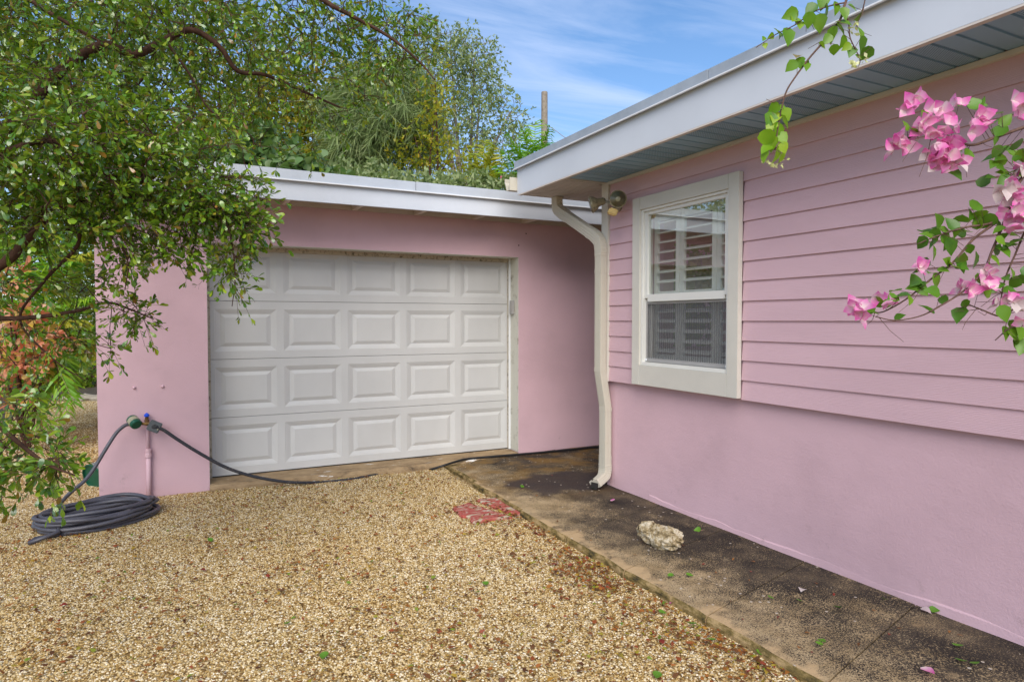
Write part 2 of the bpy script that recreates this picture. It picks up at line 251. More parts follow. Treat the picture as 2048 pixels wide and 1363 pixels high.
# ---------------------------------------------------------------- mesh helpers
class MB:
    def __init__(s): s.v = []; s.f = []; s.mi = []; s.cur = 0
    def add(s, V, F):
        o = len(s.v); s.v += [tuple(x) for x in V]; s.f += [tuple(i + o for i in f) for f in F]; s.mi += [s.cur] * len(F); return s
    def box(s, x0, x1, y0, y1, z0, z1):
        return s.add([(x0, y0, z0), (x1, y0, z0), (x1, y1, z0), (x0, y1, z0), (x0, y0, z1), (x1, y0, z1), (x1, y1, z1), (x0, y1, z1)],
                     [(3, 2, 1, 0), (4, 5, 6, 7), (0, 1, 5, 4), (1, 2, 6, 5), (2, 3, 7, 6), (3, 0, 4, 7)])
    def obox(s, c, ax, ay, az):
        c, ax, ay, az = map(Vector, (c, ax, ay, az)); V = [c + ax * i + ay * j + az * k for k in (-1, 1) for j in (-1, 1) for i in (-1, 1)]
        return s.add(V, [(0, 2, 3, 1), (4, 5, 7, 6), (0, 1, 5, 4), (2, 6, 7, 3), (0, 4, 6, 2), (1, 3, 7, 5)])
    def prism(s, prof, axis, a, b):
        # profile extruded along 'x' (profile = y,z), 'y' (profile = x,z) or 'z' (profile = x,y)
        def P(p, t): return (t, p[0], p[1]) if axis == 'x' else ((p[0], t, p[1]) if axis == 'y' else (p[0], p[1], t))
        n = len(prof); V = [P(p, a) for p in prof] + [P(p, b) for p in prof]
        return s.add(V, [(i, (i + 1) % n, n + (i + 1) % n, n + i) for i in range(n)] + [tuple(range(n - 1, -1, -1)), tuple(range(n, 2 * n))])
    def sweep(s, path, prof_fn, cap=True, ref=None):
        P = [Vector(p) for p in path]; n = len(P); rings = []; x = None
        for i in range(n):
            t = (P[min(i + 1, n - 1)] - P[max(i - 1, 0)]).normalized()
            if x is None: x = (Vector(ref) if ref else (Vector((0, 0, 1)) if abs(t.z) < .9 else Vector((1, 0, 0))))
            x = (x - t * x.dot(t)).normalized(); y = t.cross(x)
            rings.append([P[i] + x * a + y * b for a, b in prof_fn(i / (n - 1), i)])
        k = len(rings[0]); V = [v for r in rings for v in r]; F = []
        for i in range(n - 1):
            for j in range(k): F.append((i * k + j, i * k + (j + 1) % k, (i + 1) * k + (j + 1) % k, (i + 1) * k + j))
        if cap: F += [tuple(range(k - 1, -1, -1)), tuple(range((n - 1) * k, n * k))]
        return s.add(V, F)
    def tube(s, path, r0, r1=None, k=8, cap=True):
        r1 = r0 if r1 is None else r1; cs = [(math.cos(2 * math.pi * j / k), math.sin(2 * math.pi * j / k)) for j in range(k)]
        return s.sweep(path, lambda t, i: [(c * (r0 + (r1 - r0) * t), d * (r0 + (r1 - r0) * t)) for c, d in cs], cap)
    def lathe(s, o, ax, prof, k=20):
        o = Vector(o); ax = Vector(ax).normalized(); x = ax.orthogonal().normalized(); y = ax.cross(x); V = []; F = []
        for h, r in prof:
            for j in range(k):
                a = 2 * math.pi * j / k; V.append(o + ax * h + x * (r * math.cos(a)) + y * (r * math.sin(a)))
        n = len(prof)
        for i in range(n - 1):
            for j in range(k): F.append((i * k + j, i * k + (j + 1) % k, (i + 1) * k + (j + 1) % k, (i + 1) * k + j))
        F += [tuple(range(k - 1, -1, -1)), tuple(range((n - 1) * k, n * k))]
        return s.add(V, F)
    def build(s, name, mat, parent=None, bevel=0, smooth=False):
        me = bpy.data.meshes.new(name); me.from_pydata(s.v, [], s.f)
        for m in (mat if isinstance(mat, (list, tuple)) else [mat]): me.materials.append(m)
        if any(s.mi): me.polygons.foreach_set('material_index', s.mi)
        if bevel or True:
            b = bmesh.new(); b.from_mesh(me); bmesh.ops.recalc_face_normals(b, faces=b.faces)
            if bevel: bmesh.ops.bevel(b, geom=[e for e in b.edges if len(e.link_faces) == 2 and e.calc_face_angle(0) > .6], offset=bevel, segments=2, affect='EDGES', clamp_overlap=True)
            b.to_mesh(me); b.free()
        if smooth: me.polygons.foreach_set('use_smooth', [True] * len(me.polygons))
        return link(name, me, parent)
def link(name, me, parent=None):
    o = bpy.data.objects.new(name, me); C.objects.link(o)
    if parent is not None: adopt(o, parent)
    return o
def wloc(o):
    t = Vector(o.location)
    while o.parent is not None: o = o.parent; t = t + Vector(o.location) if False else t; break
    return t
def adopt(o, parent):
    o.parent = parent; o.matrix_parent_inverse = Matrix.Translation(-Vector(parent['_base'])) if '_base' in parent else Matrix.Identity(4)
def thing(name, label, cat, base=(0, 0, 0), group=None):
    o = bpy.data.objects.new(name, None); C.objects.link(o); o.location = base; o.empty_display_size = .1
    o['_base'] = list(base); return tag(o, label, cat, group)
def tag(o, label, cat, group=None):
    o['label'] = label; o['category'] = cat
    if group: o['group'] = group
    return o
def kind(o, k, label=None):
    o['kind'] = k
    if label: o['label'] = label
    return o
def np_mesh(name, V, F, mat):
    me = bpy.data.meshes.new(name); V = np.asarray(V, np.float32).reshape(-1, 3); F = np.asarray(F, np.int32); k = F.shape[1]
    me.vertices.add(len(V)); me.vertices.foreach_set('co', V.ravel()); me.loops.add(F.size); me.loops.foreach_set('vertex_index', F.ravel())
    me.polygons.add(len(F)); me.polygons.foreach_set('loop_start', np.arange(0, F.size, k, dtype=np.int32)); me.polygons.foreach_set('loop_total', np.full(len(F), k, np.int32))
    me.materials.append(mat); me.update(calc_edges=True); me.validate(); return me
def smooth_path(P, step=6):
    P = [Vector(p) for p in P]; Q = [2 * P[0] - P[1]] + P + [2 * P[-1] - P[-2]]; out = []
    for i in range(1, len(Q) - 2):
        a, b, c, d = Q[i - 1:i + 3]
        for j in range(step):
            t = j / step; out.append(.5 * (2 * b + (c - a) * t + (2 * a - 5 * b + 4 * c - d) * t * t + (3 * b - a - 3 * c + d) * t ** 3))
    out.append(P[-1]); return out
# leaf templates: rows are (along, across, lift)
OBOV = (np.array([(0, 0, 0), (.30, -.22, .04), (.30, .22, .04), (.66, -.48, .05), (.66, .48, .05), (.90, -.36, .0), (.90, .36, .0), (1, 0, -.05)]), np.array([(0, 1, 2), (1, 3, 2), (2, 3, 4), (3, 5, 4), (4, 5, 6), (5, 7, 6)]))
RHOM = (np.array([(0, 0, 0), (.5, -.5, .06), (.5, .5, .06), (1, 0, -.05)]), np.array([(0, 1, 2), (1, 3, 2)]))
STRIP = (np.array([(0, -.5, 0), (0, .5, 0), (.5, -.5, .0), (.5, .5, .0), (1, 0, -.12)]), np.array([(0, 2, 1), (1, 2, 3), (2, 4, 3)]))
HEART = (np.array([(0, 0, 0), (.06, -.28, .03), (.30, -.5, .09), (.62, -.36, .06), (1, 0, -.12), (.62, .36, .06), (.30, .5, .09), (.06, .28, .03), (.33, 0, -.03), (.66, 0, -.05)]),
         np.array([(0, 1, 8), (1, 2, 8), (2, 3, 9), (2, 9, 8), (3, 4, 9), (9, 4, 5), (8, 9, 6), (9, 5, 6), (8, 6, 7), (8, 7, 0)]))
def norm(a): return a / np.maximum(np.linalg.norm(a, axis=-1, keepdims=True), 1e-9)
def leaves(name, P, A, Nn, Ln, Wd, tpl, mat):
    P, A, Nn = map(np.asarray, (P, A, Nn)); A = norm(A); B = norm(np.cross(Nn, A)); N2 = np.cross(A, B); T, F = tpl
    V = P[:, None] + A[:, None] * (T[None, :, 0:1] * Ln[:, None, None]) + B[:, None] * (T[None, :, 1:2] * Wd[:, None, None]) + N2[:, None] * (T[None, :, 2:3] * Ln[:, None, None])
    FF = (F[None] + (np.arange(len(P)) * len(T))[:, None, None]).reshape(-1, F.shape[1]); return np_mesh(name, V, FF, mat)
def leaf_mesh(name, tpl, L, Wd, mat):
    T, F = tpl; V = T * np.array([L, Wd, L]); me = np_mesh(name, V, F, mat); me.polygons.foreach_set('use_smooth', [True] * len(me.polygons)); return me
def frame(p, a, n):
    a = Vector(a).normalized(); n = Vector(n); b = n.cross(a)
    if b.length < 1e-4: b = a.orthogonal()
    b.normalize(); n = a.cross(b); return Matrix(((a.x, b.x, n.x, p[0]), (a.y, b.y, n.y, p[1]), (a.z, b.z, n.z, p[2]), (0, 0, 0, 1)))
def place(name, me, p, a, n, s=1, parent=None):
    o = bpy.data.objects.new(name, me); C.objects.link(o)
    if parent is not None: adopt(o, parent)
    o.matrix_basis = frame(p, a, n) @ Matrix.Scale(s, 4)
    return o
def rv(s=1): return Vector((rnd.gauss(0, s), rnd.gauss(0, s), rnd.gauss(0, s)))

# ---------------------------------------------------------------- the ground
def gz(x, y): return .006 + .008 * noise.noise(Vector((x * 1.3, y * 1.3, 3))) + .004 * noise.noise(Vector((x * 5, y * 5, 8)))
def ground():
    mb = MB(); mb.add([(-250, -250, 0), (250, -250, 0), (250, 250, 0), (-250, 250, 0)], [(0, 1, 2, 3)])
    kind(mb.build('ground', MT['ground']), 'structure')
    # loose pebbles: uneven sheet under the scattered stones
    def sheet(name, poly, dens, smin, smax, z0):
        me = bpy.data.meshes.new(name); b = bmesh.new(); f = b.faces.new([b.verts.new((x, y, z0)) for x, y in poly])
        bmesh.ops.triangulate(b, faces=[f]); bmesh.ops.subdivide_edges(b, edges=b.edges[:], cuts=24, use_grid_fill=True)
        for v in b.verts: v.co.z = z0 + .008 * noise.noise(Vector((v.co.x * 1.3, v.co.y * 1.3, 3))) + .004 * noise.noise(Vector((v.co.x * 5, v.co.y * 5, 8)))
        b.to_mesh(me); b.free(); me.materials.append(MT['ground']); o = link(name, me)
        g = bpy.data.node_groups.new(name + '_scatter', 'GeometryNodeTree'); g.interface.new_socket('Geometry', in_out='INPUT', socket_type='NodeSocketGeometry'); g.interface.new_socket('Geometry', in_out='OUTPUT', socket_type='NodeSocketGeometry')
        N = lambda t: g.nodes.new(t); L = g.links.new; gi = N('NodeGroupInput'); go = N('NodeGroupOutput')
        d = N('GeometryNodeDistributePointsOnFaces'); d.inputs['Density'].default_value = dens; L(gi.outputs[0], d.inputs['Mesh'])
        ic = N('GeometryNodeMeshIcoSphere'); ic.inputs['Radius'].default_value = 1; ic.inputs['Subdivisions'].default_value = 2
        sm = N('GeometryNodeSetMaterial'); sm.inputs['Material'].default_value = MT['stone']; L(ic.outputs[0], sm.inputs[0])
        ip = N('GeometryNodeInstanceOnPoints'); L(d.outputs['Points'], ip.inputs['Points']); L(sm.outputs[0], ip.inputs['Instance'])
        rr = N('FunctionNodeRandomValue'); rr.data_type = 'FLOAT_VECTOR'; rr.inputs[0].default_value = (-.5, -.5, 0); rr.inputs[1].default_value = (.5, .5, 6.28); L(rr.outputs[0], ip.inputs['Rotation'])
        rs = N('FunctionNodeRandomValue'); rs.data_type = 'FLOAT_VECTOR'; rs.inputs[0].default_value = (smin, smin * .8, smin * .6); rs.inputs[1].default_value = (smax, smax * .75, smax * .6); rs.inputs['Seed'].default_value = 4; L(rs.outputs[0], ip.inputs['Scale'])
        jn = N('GeometryNodeJoinGeometry'); L(gi.outputs[0], jn.inputs[0]); L(ip.outputs[0], jn.inputs[0]); L(jn.outputs[0], go.inputs[0])
        o.modifiers.new('scatter', 'NODES').node_group = g; kind(o, 'stuff'); return o
    sheet('gravel', [(-3.6, 3.2), (-1.2, 1.6), (.3, .8), (2.26, .6), (2.26, 5.9), (2.5, 6.16), (.17, 6.16), (.17, 6.215), (-.66, 6.215), (-.66, 7.2), (-3.6, 7.2)], 11000, .0034, .0080, .006)
    sheet('gravel', [(-3.6, 7.2), (-.66, 7.2), (-.66, 12.5), (-1.1, 14.6), (-2.4, 15), (-2.6, 11), (-3.6, 9.5)], 2600, .006, .011, .005)
ground()
def walkway():
    base = MB(); base.box(2.27, 3.29, -1.4, 4.66, -.1, .03); base.box(2.31, 5.2, 4.66, 6.21, -.1, .03)
    w = kind(base.build('walkway', MT['slab_edge']), 'structure')
    def slab(x0, x1, ya0, ya1, yb0, yb1, outer=True):
        # y at the outer side (a) and at the wall side (b); uneven outer edge with a rounded arris
        nx, ny = 12, 10; V = []; F = []; top = {}
        for j in range(ny + 1):
            t = j / ny; off = (.018 * noise.noise(Vector((5, (ya0 + (ya1 - ya0) * t) * 4.5, 1))) + .008 * noise.noise(Vector((2, (ya0 + (ya1 - ya0) * t) * 15, 1)))) if outer else 0
            rows = [(x0 + off - .006, -.03), (x0 + off, .03), (x0 + off + .012, .052)] if outer else [(x0, -.03), (x0, .05)]
            cols = [(x, z) for x, z in rows] + [(x0 + (x1 - x0) * (i + .6) / nx, .055) for i in range(1, nx)] + [(x1, .055), (x1, -.03)]
            for i, (x, z) in enumerate(cols):
                s = (x - x0) / (x1 - x0); y = (ya0 + (ya1 - ya0) * t) * (1 - s) + (yb0 + (yb1 - yb0) * t) * s
                zz = z + (.0035 * noise.noise(Vector((x * 3, y * 3, 2))) if z > .04 else 0)
                top[j, i] = len(V); V.append((x, y, zz))
        nc = len(cols)
        for j in range(ny):
            for i in range(nc - 1): F.append((top[j, i], top[j + 1, i], top[j + 1, i + 1], top[j, i + 1]))
        F.append(tuple(top[0, i] for i in range(nc))); F.append(tuple(top[ny, i] for i in range(nc - 1, -1, -1)))
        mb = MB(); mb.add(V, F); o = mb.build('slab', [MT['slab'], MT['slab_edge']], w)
        mi = [1 if (outer and p.normal.x < -.6) else 0 for p in o.data.polygons]; o.data.polygons.foreach_set('material_index', mi)
    ys = [-1.32 + .66 * k for k in range(10)]       # wall-side joints
    for k in range(9): slab(2.25, 3.292, ys[k] - .28 + .004, ys[k + 1] - .28 - .004, ys[k] + .004, ys[k + 1] - .004)
    slab(2.27, 3.66, 4.344, 5.30, 4.66, 5.316); slab(2.31, 2.72, 5.308, 5.90, 5.322, 6.12); slab(2.726, 3.66, 5.322, 6.12, 5.322, 6.21, False); slab(3.668, 5.2, 4.7, 6.21, 4.7, 6.21, False)
walkway()
bed = MB(); bed.add([(-9, 8.2, .012), (-3.2, 8.2, .012), (-2.5, 11, .012), (-2.2, 14.9, .012), (-1, 15, .012), (-.6, 30, .012), (-12, 30, .012)], [tuple(range(7))]); kind(bed.build('garden_soil', MT['soil']), 'structure')
MB().add([(-1, 12.4, .012), (40, 12.4, .012), (40, 60, .012), (-1, 60, .012)], [(0, 1, 2, 3)]).build('lawn', MT['leaf_d'])['kind'] = 'structure'

# ---------------------------------------------------------------- garage
GX0, GX1, GY, DY = -.652, 7.2, 6.22, 6.45
ga = thing('garage', 'pink stucco garage with flat white edged roof and white panelled door', 'garage', (2.4, 8.5, 0))
m = MB(); m.box(GX0, .168, GY, GY + .23, -.15, 2.58); m.box(3.208, GX1, GY, GY + .23, -.15, 2.58); m.box(.168, 3.208, GY, GY + .23, 2.172, 2.58)
m.box(GX0, GX0 + .2, GY + .23, 10.2, -.15, 2.58); m.box(GX1 - .2, GX1, GY + .23, 10.2, -.15, 2.58); m.box(GX0 + .2, GX1 - .2, 11.2, 10.2, -.15, 2.58)
m.build('wall', MT['stucco'], ga)
def door():
    zs = [.075 + .5325 * k for k in range(5)]; x0, x1 = .176, 3.202; px = [.231 + .6 * k for k in range(5)]; pw = .532
    for k in range(4):
        a, b = zs[k] + .0015, zs[k + 1] - .0025; p0, p1 = zs[k] + .073, zs[k] + .455
        s = MB(); s.box(x0, x1, DY, DY + .04, a, p0); s.box(x0, x1, DY, DY + .04, p1, b); xs = [x0] + [v for q in px for v in (q, q + pw)] + [x1]
        for i in range(0, len(xs), 2): s.box(xs[i], xs[i + 1], DY, DY + .04, p0, p1)
        so = s.build('door_section', MT['door'], ga)
        for q in px:
            P = MB(); ins = [(0, 0), (.006, .003), (.010, .003), (.048, .014), (.052, .014), (.088, .004)]; V = []; F = []
            for d, dy in ins: V += [(q + d, DY + dy, p0 + d * .86), (q + pw - d, DY + dy, p0 + d * .86), (q + pw - d, DY + dy, p1 - d * .86), (q + d, DY + dy, p1 - d * .86)]
            for r in range(len(ins) - 1):
                for j in range(4): F.append((r * 4 + j, r * 4 + (j + 1) % 4, r * 4 + 4 + (j + 1) % 4, r * 4 + 4 + j))
            n = 4 * (len(ins) - 1); F.append((n, n + 1, n + 2, n + 3)); P.add(V, F); o = P.build('door_panel', MT['door'], None); o.parent = so; o.matrix_parent_inverse = Matrix.Identity(4)
            if o.data.polygons[-1].normal.y > 0: o.data.flip_normals()
    MB().box(x0, x1, DY + .045, DY + .06, .06, 2.3).build('door_gap_shade', MT['dark'], ga)  # near-black sheet, painted as the shade behind the gaps between sections
    MB().box(x0, x1, DY + .003, DY + .03, .066, .0755).build('bottom_seal', MT['black'], ga)
    m = MB(); m.box(3.184, 3.2055, DY - .03, DY - .004, .075, 2.17); m.box(.1705, .196, DY - .03, DY - .004, .06, 2.17); m.box(.196, 3.184, DY - .034, DY - .004, 2.13, 2.1715); m.build('stop_moulding', MT['stopd'], ga, .002)
    m = MB(); m.box(3.185, 3.2075, DY - .045, DY - .0305, .07, 2.1718); m.build('moulding_lip', MT['white'], ga, .001)
    m = MB(); m.box(3.2045, 3.2079, GY + .002, DY - .046, .07, 2.1719); m.box(.1681, .1702, GY + .002, DY - .031, .06, 2.1719); m.box(.1703, 3.2044, GY + .002, DY - .046, 2.1680, 2.1719); m.build('jamb_lining', MT['jamb'], ga)
door()
MB().box(3.168, 3.204, 6.31, 6.36, 1.56, 1.71).build('keypad_box', MT['grey_box'], ga, .004)
def threshold():
    V = []; F = []; n = 40
    for i in range(n + 1):
        x = .1685 + (3.2 - .1685) * i / n; e = .016 * noise.noise(Vector((x * 4, 2, 2))) - .05 * min(1, max(0, (x - .5) / 2))
        for y, z in ((6.60, .066), (6.30, .064), (6.19 + e, .058), (6.165 + e, .03), (6.16 + e, -.05)): V.append((x, y if z > -.04 or True else y, z + .003 * noise.noise(Vector((x * 6, y * 9, 1)))))
    for i in range(n):
        for j in range(4): F.append((i * 5 + j, i * 5 + j + 1, i * 5 + j + 6, i * 5 + j + 5))
    MB().add(V, F).build('threshold', MT['thresh'], ga)
threshold()
FY = 5.82
MB().box(-1.02, 7.5, FY, FY + .025, 2.520, 2.690).build('fascia', MT['fascia'], ga, .002)
m = MB(); m.box(-1.03, 1.92, FY - .020, FY - .001, 2.684, 2.775); m.box(1.924, 7.5, FY - .022, FY - .001, 2.684, 2.776); m.build('drip_edge', MT['metal'], ga, .003)
m = MB(); m.box(-1.03, 7.5, FY - .034, FY - .0225, 2.678, 2.690); m.build('drip_lip', MT['white'], ga, .002)
m = MB(); m.box(-1.02, 7.5, FY + .026, 10.5, 2.69, 2.772); m.build('roof', MT['roof'], ga)
m = MB(); m.box(-1.02, 7.5, FY + .026, 10.5, 2.600, 2.612); m.build('eave_board', MT['eave'], ga)
for k, x in enumerate([-.40, .20, .81, 1.44, 2.05, 2.67, 3.25, 3.90, 4.52, 5.14, 5.76, 6.38, 7.0]):
    MB().prism([(FY + .027, 2.530), (GY - .0205, 2.533), (GY - .0205, 2.5995), (FY + .027, 2.5995)], 'x', x - .02, x + .02).build('rafter', MT['rafter'], ga)
MB().box(-1.02, 7.5, GY - .02, GY - .001, 2.536, 2.5995).build('frieze_strip', MT['eave'], ga)
for x in (-.39, -.182): MB().lathe((x, GY + .004, .936), (0, -1, 0), [(0, .014), (.012, .013), (.02, .007), (.021, .001)], 12).build('bolt_head', MT['stucco'], ga, smooth=True)
for x, z in ((3.30, 2.43), (3.21, 2.30)): MB().lathe((x, GY + .002, z), (0, -1, 0), [(0, .008), (.004, .007), (.006, .002)], 8).build('mud_spot', MT['bark'], ga)

# ---------------------------------------------------------------- house
ho = thing('house', 'pink house with lap siding above stucco, grey soffit and one window', 'house', (5.5, 2, 0))
HX, HE = 3.295, 4.685
m = MB(); m.box(HX, HX + .2, -2.2, HE, -.15, .99); m.box(HX + .2, 6.4, HE - .2, HE, -.15, .99); m.build('wall', MT['stucco'], ho)
# low plinth lip where old render swells at the foot of the wall
V = []; F = []; n = 70
for i in range(n + 1):
    y = -1.5 + (4.1 + 1.5) * i / n; h = .085 + .045 * noise.noise(Vector((1, y * 1.4, 0))) + .012 * noise.noise(Vector((1, y * 7, 5))); d = .009 * max(0, min(1, noise.noise(Vector((3, y * 1.9, 2))) * 2 + .05)) + .0005
    V += [(HX + .004, y, h + .014), (HX - d, y, h), (HX - d - .003, y, .04)]
for i in range(n): F += [(i * 3, i * 3 + 1, i * 3 + 4, i * 3 + 3), (i * 3 + 1, i * 3 + 2, i * 3 + 5, i * 3 + 4)]
MB().add(V, F).build('render_lip', MT['stucco'], ho)
WY0, WY1, WZ0, WZ1 = 3.114, 4.236, .983, 2.462
m = MB(); m.box(3.272, 3.46, -2.2, 3.19, .99, 2.70); m.box(3.272, 3.46, 4.15, HE - .02, .99, 2.70); m.box(3.272, 3.46, 3.19, 4.15, .99, 1.12); m.box(3.272, 3.46, 3.19, 4.15, 2.39, 2.70); m.box(3.46, 3.8, HE - .2, HE - .02, .99, 2.70); m.box(4.6, 6.4, HE - .2, HE - .02, .99, 2.70); m.box(3.8, 4.6, HE - .2, HE - .02, .99, 1.25); m.box(3.8, 4.6, HE - .2, HE - .02, 2.2, 2.70); m.build('upper_wall', MT['siding'], ho)
def plank(z, y0, y1):
    MB().prism([(3.2500, z), (3.2595, z + .0005), (3.2715, z + .142), (3.2625, z + .142)], 'y', y0, y1).build('siding_plank', MT['siding'], ho)
for k in range(14):
    z = .975 + .1293 * k
    if .99 < z < 2.38: plank(z, -2.2, WY0 - .001); plank(z, WY1 + .001, 4.607)
    elif k == 0: plank(z, -2.2, WY0 - .001); plank(z, WY1 + .001, 4.607)
    else: plank(z, -2.2, 4.607)
m = MB(); m.box(3.236, 3.272, 4.609, 4.705, .968, 2.672); m.build('corner_board', MT['creamv'], ho, .002)
m = MB(); m.box(3.273, 3.40, HE - .019, 4.7045, .968, 2.672); m.build('corner_board', MT['creamv'], ho, .002)
m = MB(); m.box(3.232, 3.262, -2.2, 4.609, 2.650, 2.674); m.build('frieze_trim', MT['cream'], ho, .002)
# end wall boards facing the garage
for k in range(14):
  for xa, xb in ([(3.402, 6.4)] if not 1.12 < .975 + .1293 * k < 2.2 else [(3.402, 3.8), (4.6, 6.4)]): MB().prism([(4.680, .975 + .1293 * k), (4.672, .975 + .1293 * k), (4.6655, 1.117 + .1293 * k), (4.672, 1.117 + .1293 * k)], 'x', xa, xb).build('siding_plank', MT['siding'], ho)
# soffit strips
def strip_mesh(name, mt):
    w = .1016; prof = [(0, 2.690), (0, 2.676), (.004, 2.676), (.006, 2.688), (.015, 2.688), (.018, 2.676), (w - .001, 2.676), (w - .001, 2.690)]
    o = MB().prism([(y, z) for y, z in prof], 'x', 2.802, 3.246).build(name, MT[mt]); me = o.data; bpy.data.objects.remove(o); return me
ss, sp = strip_mesh('soffit_strip', 'soffit'), strip_mesh('vented_soffit_strip', 'perf')
for k in range(66):
    y = 4.642 - .1016 * (k + 1); g = int(math.floor((y + .05 - 2.32) / .3048)) % 2 == 0
    o = link('vented_soffit_strip' if g else 'soffit_strip', sp if g else ss, ho); o.location = (0, y, 0)
MB().box(2.80, 3.246, 4.643, 4.660, 2.664, 2.690).build('soffit_batten', MT['rafter'], ho)
for k in range(24):
    x = 2.803 + .0805 * k; MB().prism([(x, 2.668), (x + .006, 2.660), (x + .073, 2.660), (x + .079, 2.668), (x + .079, 2.69), (x, 2.69)], 'y', 4.662 if x < 3.2 else 4.706, 5.388).build('soffit_board', MT['endsoff'], ho)
m = MB(); m.box(2.777, 2.801, -2.2, 5.412, 2.662, 2.905); m.box(2.801, 6.7, 5.388, 5.412, 2.662, 2.905); m.build('fascia', MT['fascia'], ho, .002)
m = MB(); m.box(2.775, 2.806, -2.2, 5.385, 2.652, 2.6615); m.build('fascia_return', MT['rafter'], ho)
m = MB(); m.box(2.755, 2.776, -2.2, 2.92, 2.894, 2.966); m.box(2.7545, 2.776, 2.923, 5.433, 2.894, 2.967); m.box(2.776, 6.7, 5.413, 5.433, 2.894, 2.967); m.build('drip_edge', MT['metal_d'], ho, .003)
m = MB(); m.box(2.742, 2.7540, -2.2, 5.44, 2.888, 2.899); m.build('drip_lip', MT['white'], ho, .002)
m = MB(); m.box(2.802, 6.7, -2.2, 5.387, 2.70, 2.964); m.build('roof', MT['roof'], ho)
gp = [(5.413, 2.70), (5.48, 2.70), (5.50, 2.75), (5.52, 2.78), (5.52, 2.82), (5.513, 2.82), (5.513, 2.785), (5.493, 2.755), (5.475, 2.707), (5.42, 2.707), (5.42, 2.82), (5.413, 2.82)]
MB().prism(gp, 'x', 2.70, 6.7).build('gutter', MT['downspout'], ho)
# downspout
def downspout():
    def prof(w, d, k=1):
        pts = []
        for (ax, ay), (bx, by) in (((-w, -d), (w, -d)), ((w, -d), (w, d)), ((w, d), (-w, d)), ((-w, d), (-w, -d))):
            L = math.hypot(bx - ax, by - ay); nx, ny = (by - ay) / L, -(bx - ax) / L
            for i in range(9):
                t = (i + .5) / 9; rib = .0022 if i % 2 else 0; c = .006 if i in (0, 8) else 0
                pts.append(((ax + (bx - ax) * t - nx * (rib + c * .4)) * k, (ay + (by - ay) * t - ny * (rib + c * .4)) * k))
        return pts
    dp = thing  # noqa
    A, D_ = .036, .048
    def run(name, pts, corr=False, parent=ho, k=1.0, step=5):
        P = smooth_path(pts, step) if corr else [Vector(p) for p in pts]
        return MB().sweep(P, lambda t, i: prof(A, D_, k * (1.0 + (.035 if (corr and i % 2) else 0))), True, (1, 0, 0)).build(name, MT['downspout'], parent)
    main = run('downspout', [(3.198, 4.655, 2.06), (3.198, 4.655, 1.50), (3.198, 4.655, 1.06)])
    def sub(o): o.parent = main; o.matrix_parent_inverse = Matrix.Translation(-Vector(ho['_base'])) @ Matrix.Translation(Vector(ho['_base'])); return o
    def kid(name, pts, corr=False, k=1.0, step=5): return sub(run(name, pts, corr, None, k, step))
    kid('elbow', [(3.16, 5.33, 2.659), (3.16, 5.33, 2.60), (3.163, 5.315, 2.545), (3.168, 5.25, 2.50), (3.172, 5.17, 2.458)], True, 1.03, 5)
    kid('pipe_run', [(3.171, 5.19, 2.468), (3.190, 4.80, 2.262)])
    kid('elbow', [(3.189, 4.82, 2.272), (3.194, 4.735, 2.225), (3.1975, 4.675, 2.17), (3.198, 4.656, 2.10), (3.198, 4.655, 2.045)], True, 1.03, 5)
    kid('pipe_joint', [(3.198, 4.655, 1.93), (3.198, 4.655, 1.90)], False, 1.05); kid('pipe_joint', [(3.198, 4.655, 1.085), (3.198, 4.655, 1.05)], False, 1.05)
    kid('offset_run', [(3.198, 4.655, 1.06), (3.200, 4.654, 1.03), (3.238, 4.640, .76), (3.240, 4.639, .73)])
    kid('pipe_joint', [(3.240, 4.639, .745), (3.240, 4.639, .71)], False, 1.05)
    kid('pipe_run', [(3.240, 4.639, .73), (3.240, 4.639, .30)]); kid('pipe_joint', [(3.240, 4.639, .325), (3.240, 4.639, .235)], False, 1.04)
    kid('elbow', [(3.240, 4.639, .25), (3.239, 4.638, .20), (3.222, 4.630, .150), (3.178, 4.612, .128), (3.095, 4.580, .100)], True, 1.05, 5)
    me = MB().obox((3.092, 4.5790, .0990), (.006, .002, -.002), (-.012, .031, 0), (.0115, .003, .040)).build('pipe_mouth_shade', MT['dark']); sub(me)  # solid near-black block, painted as the shade inside the pipe end
downspout()
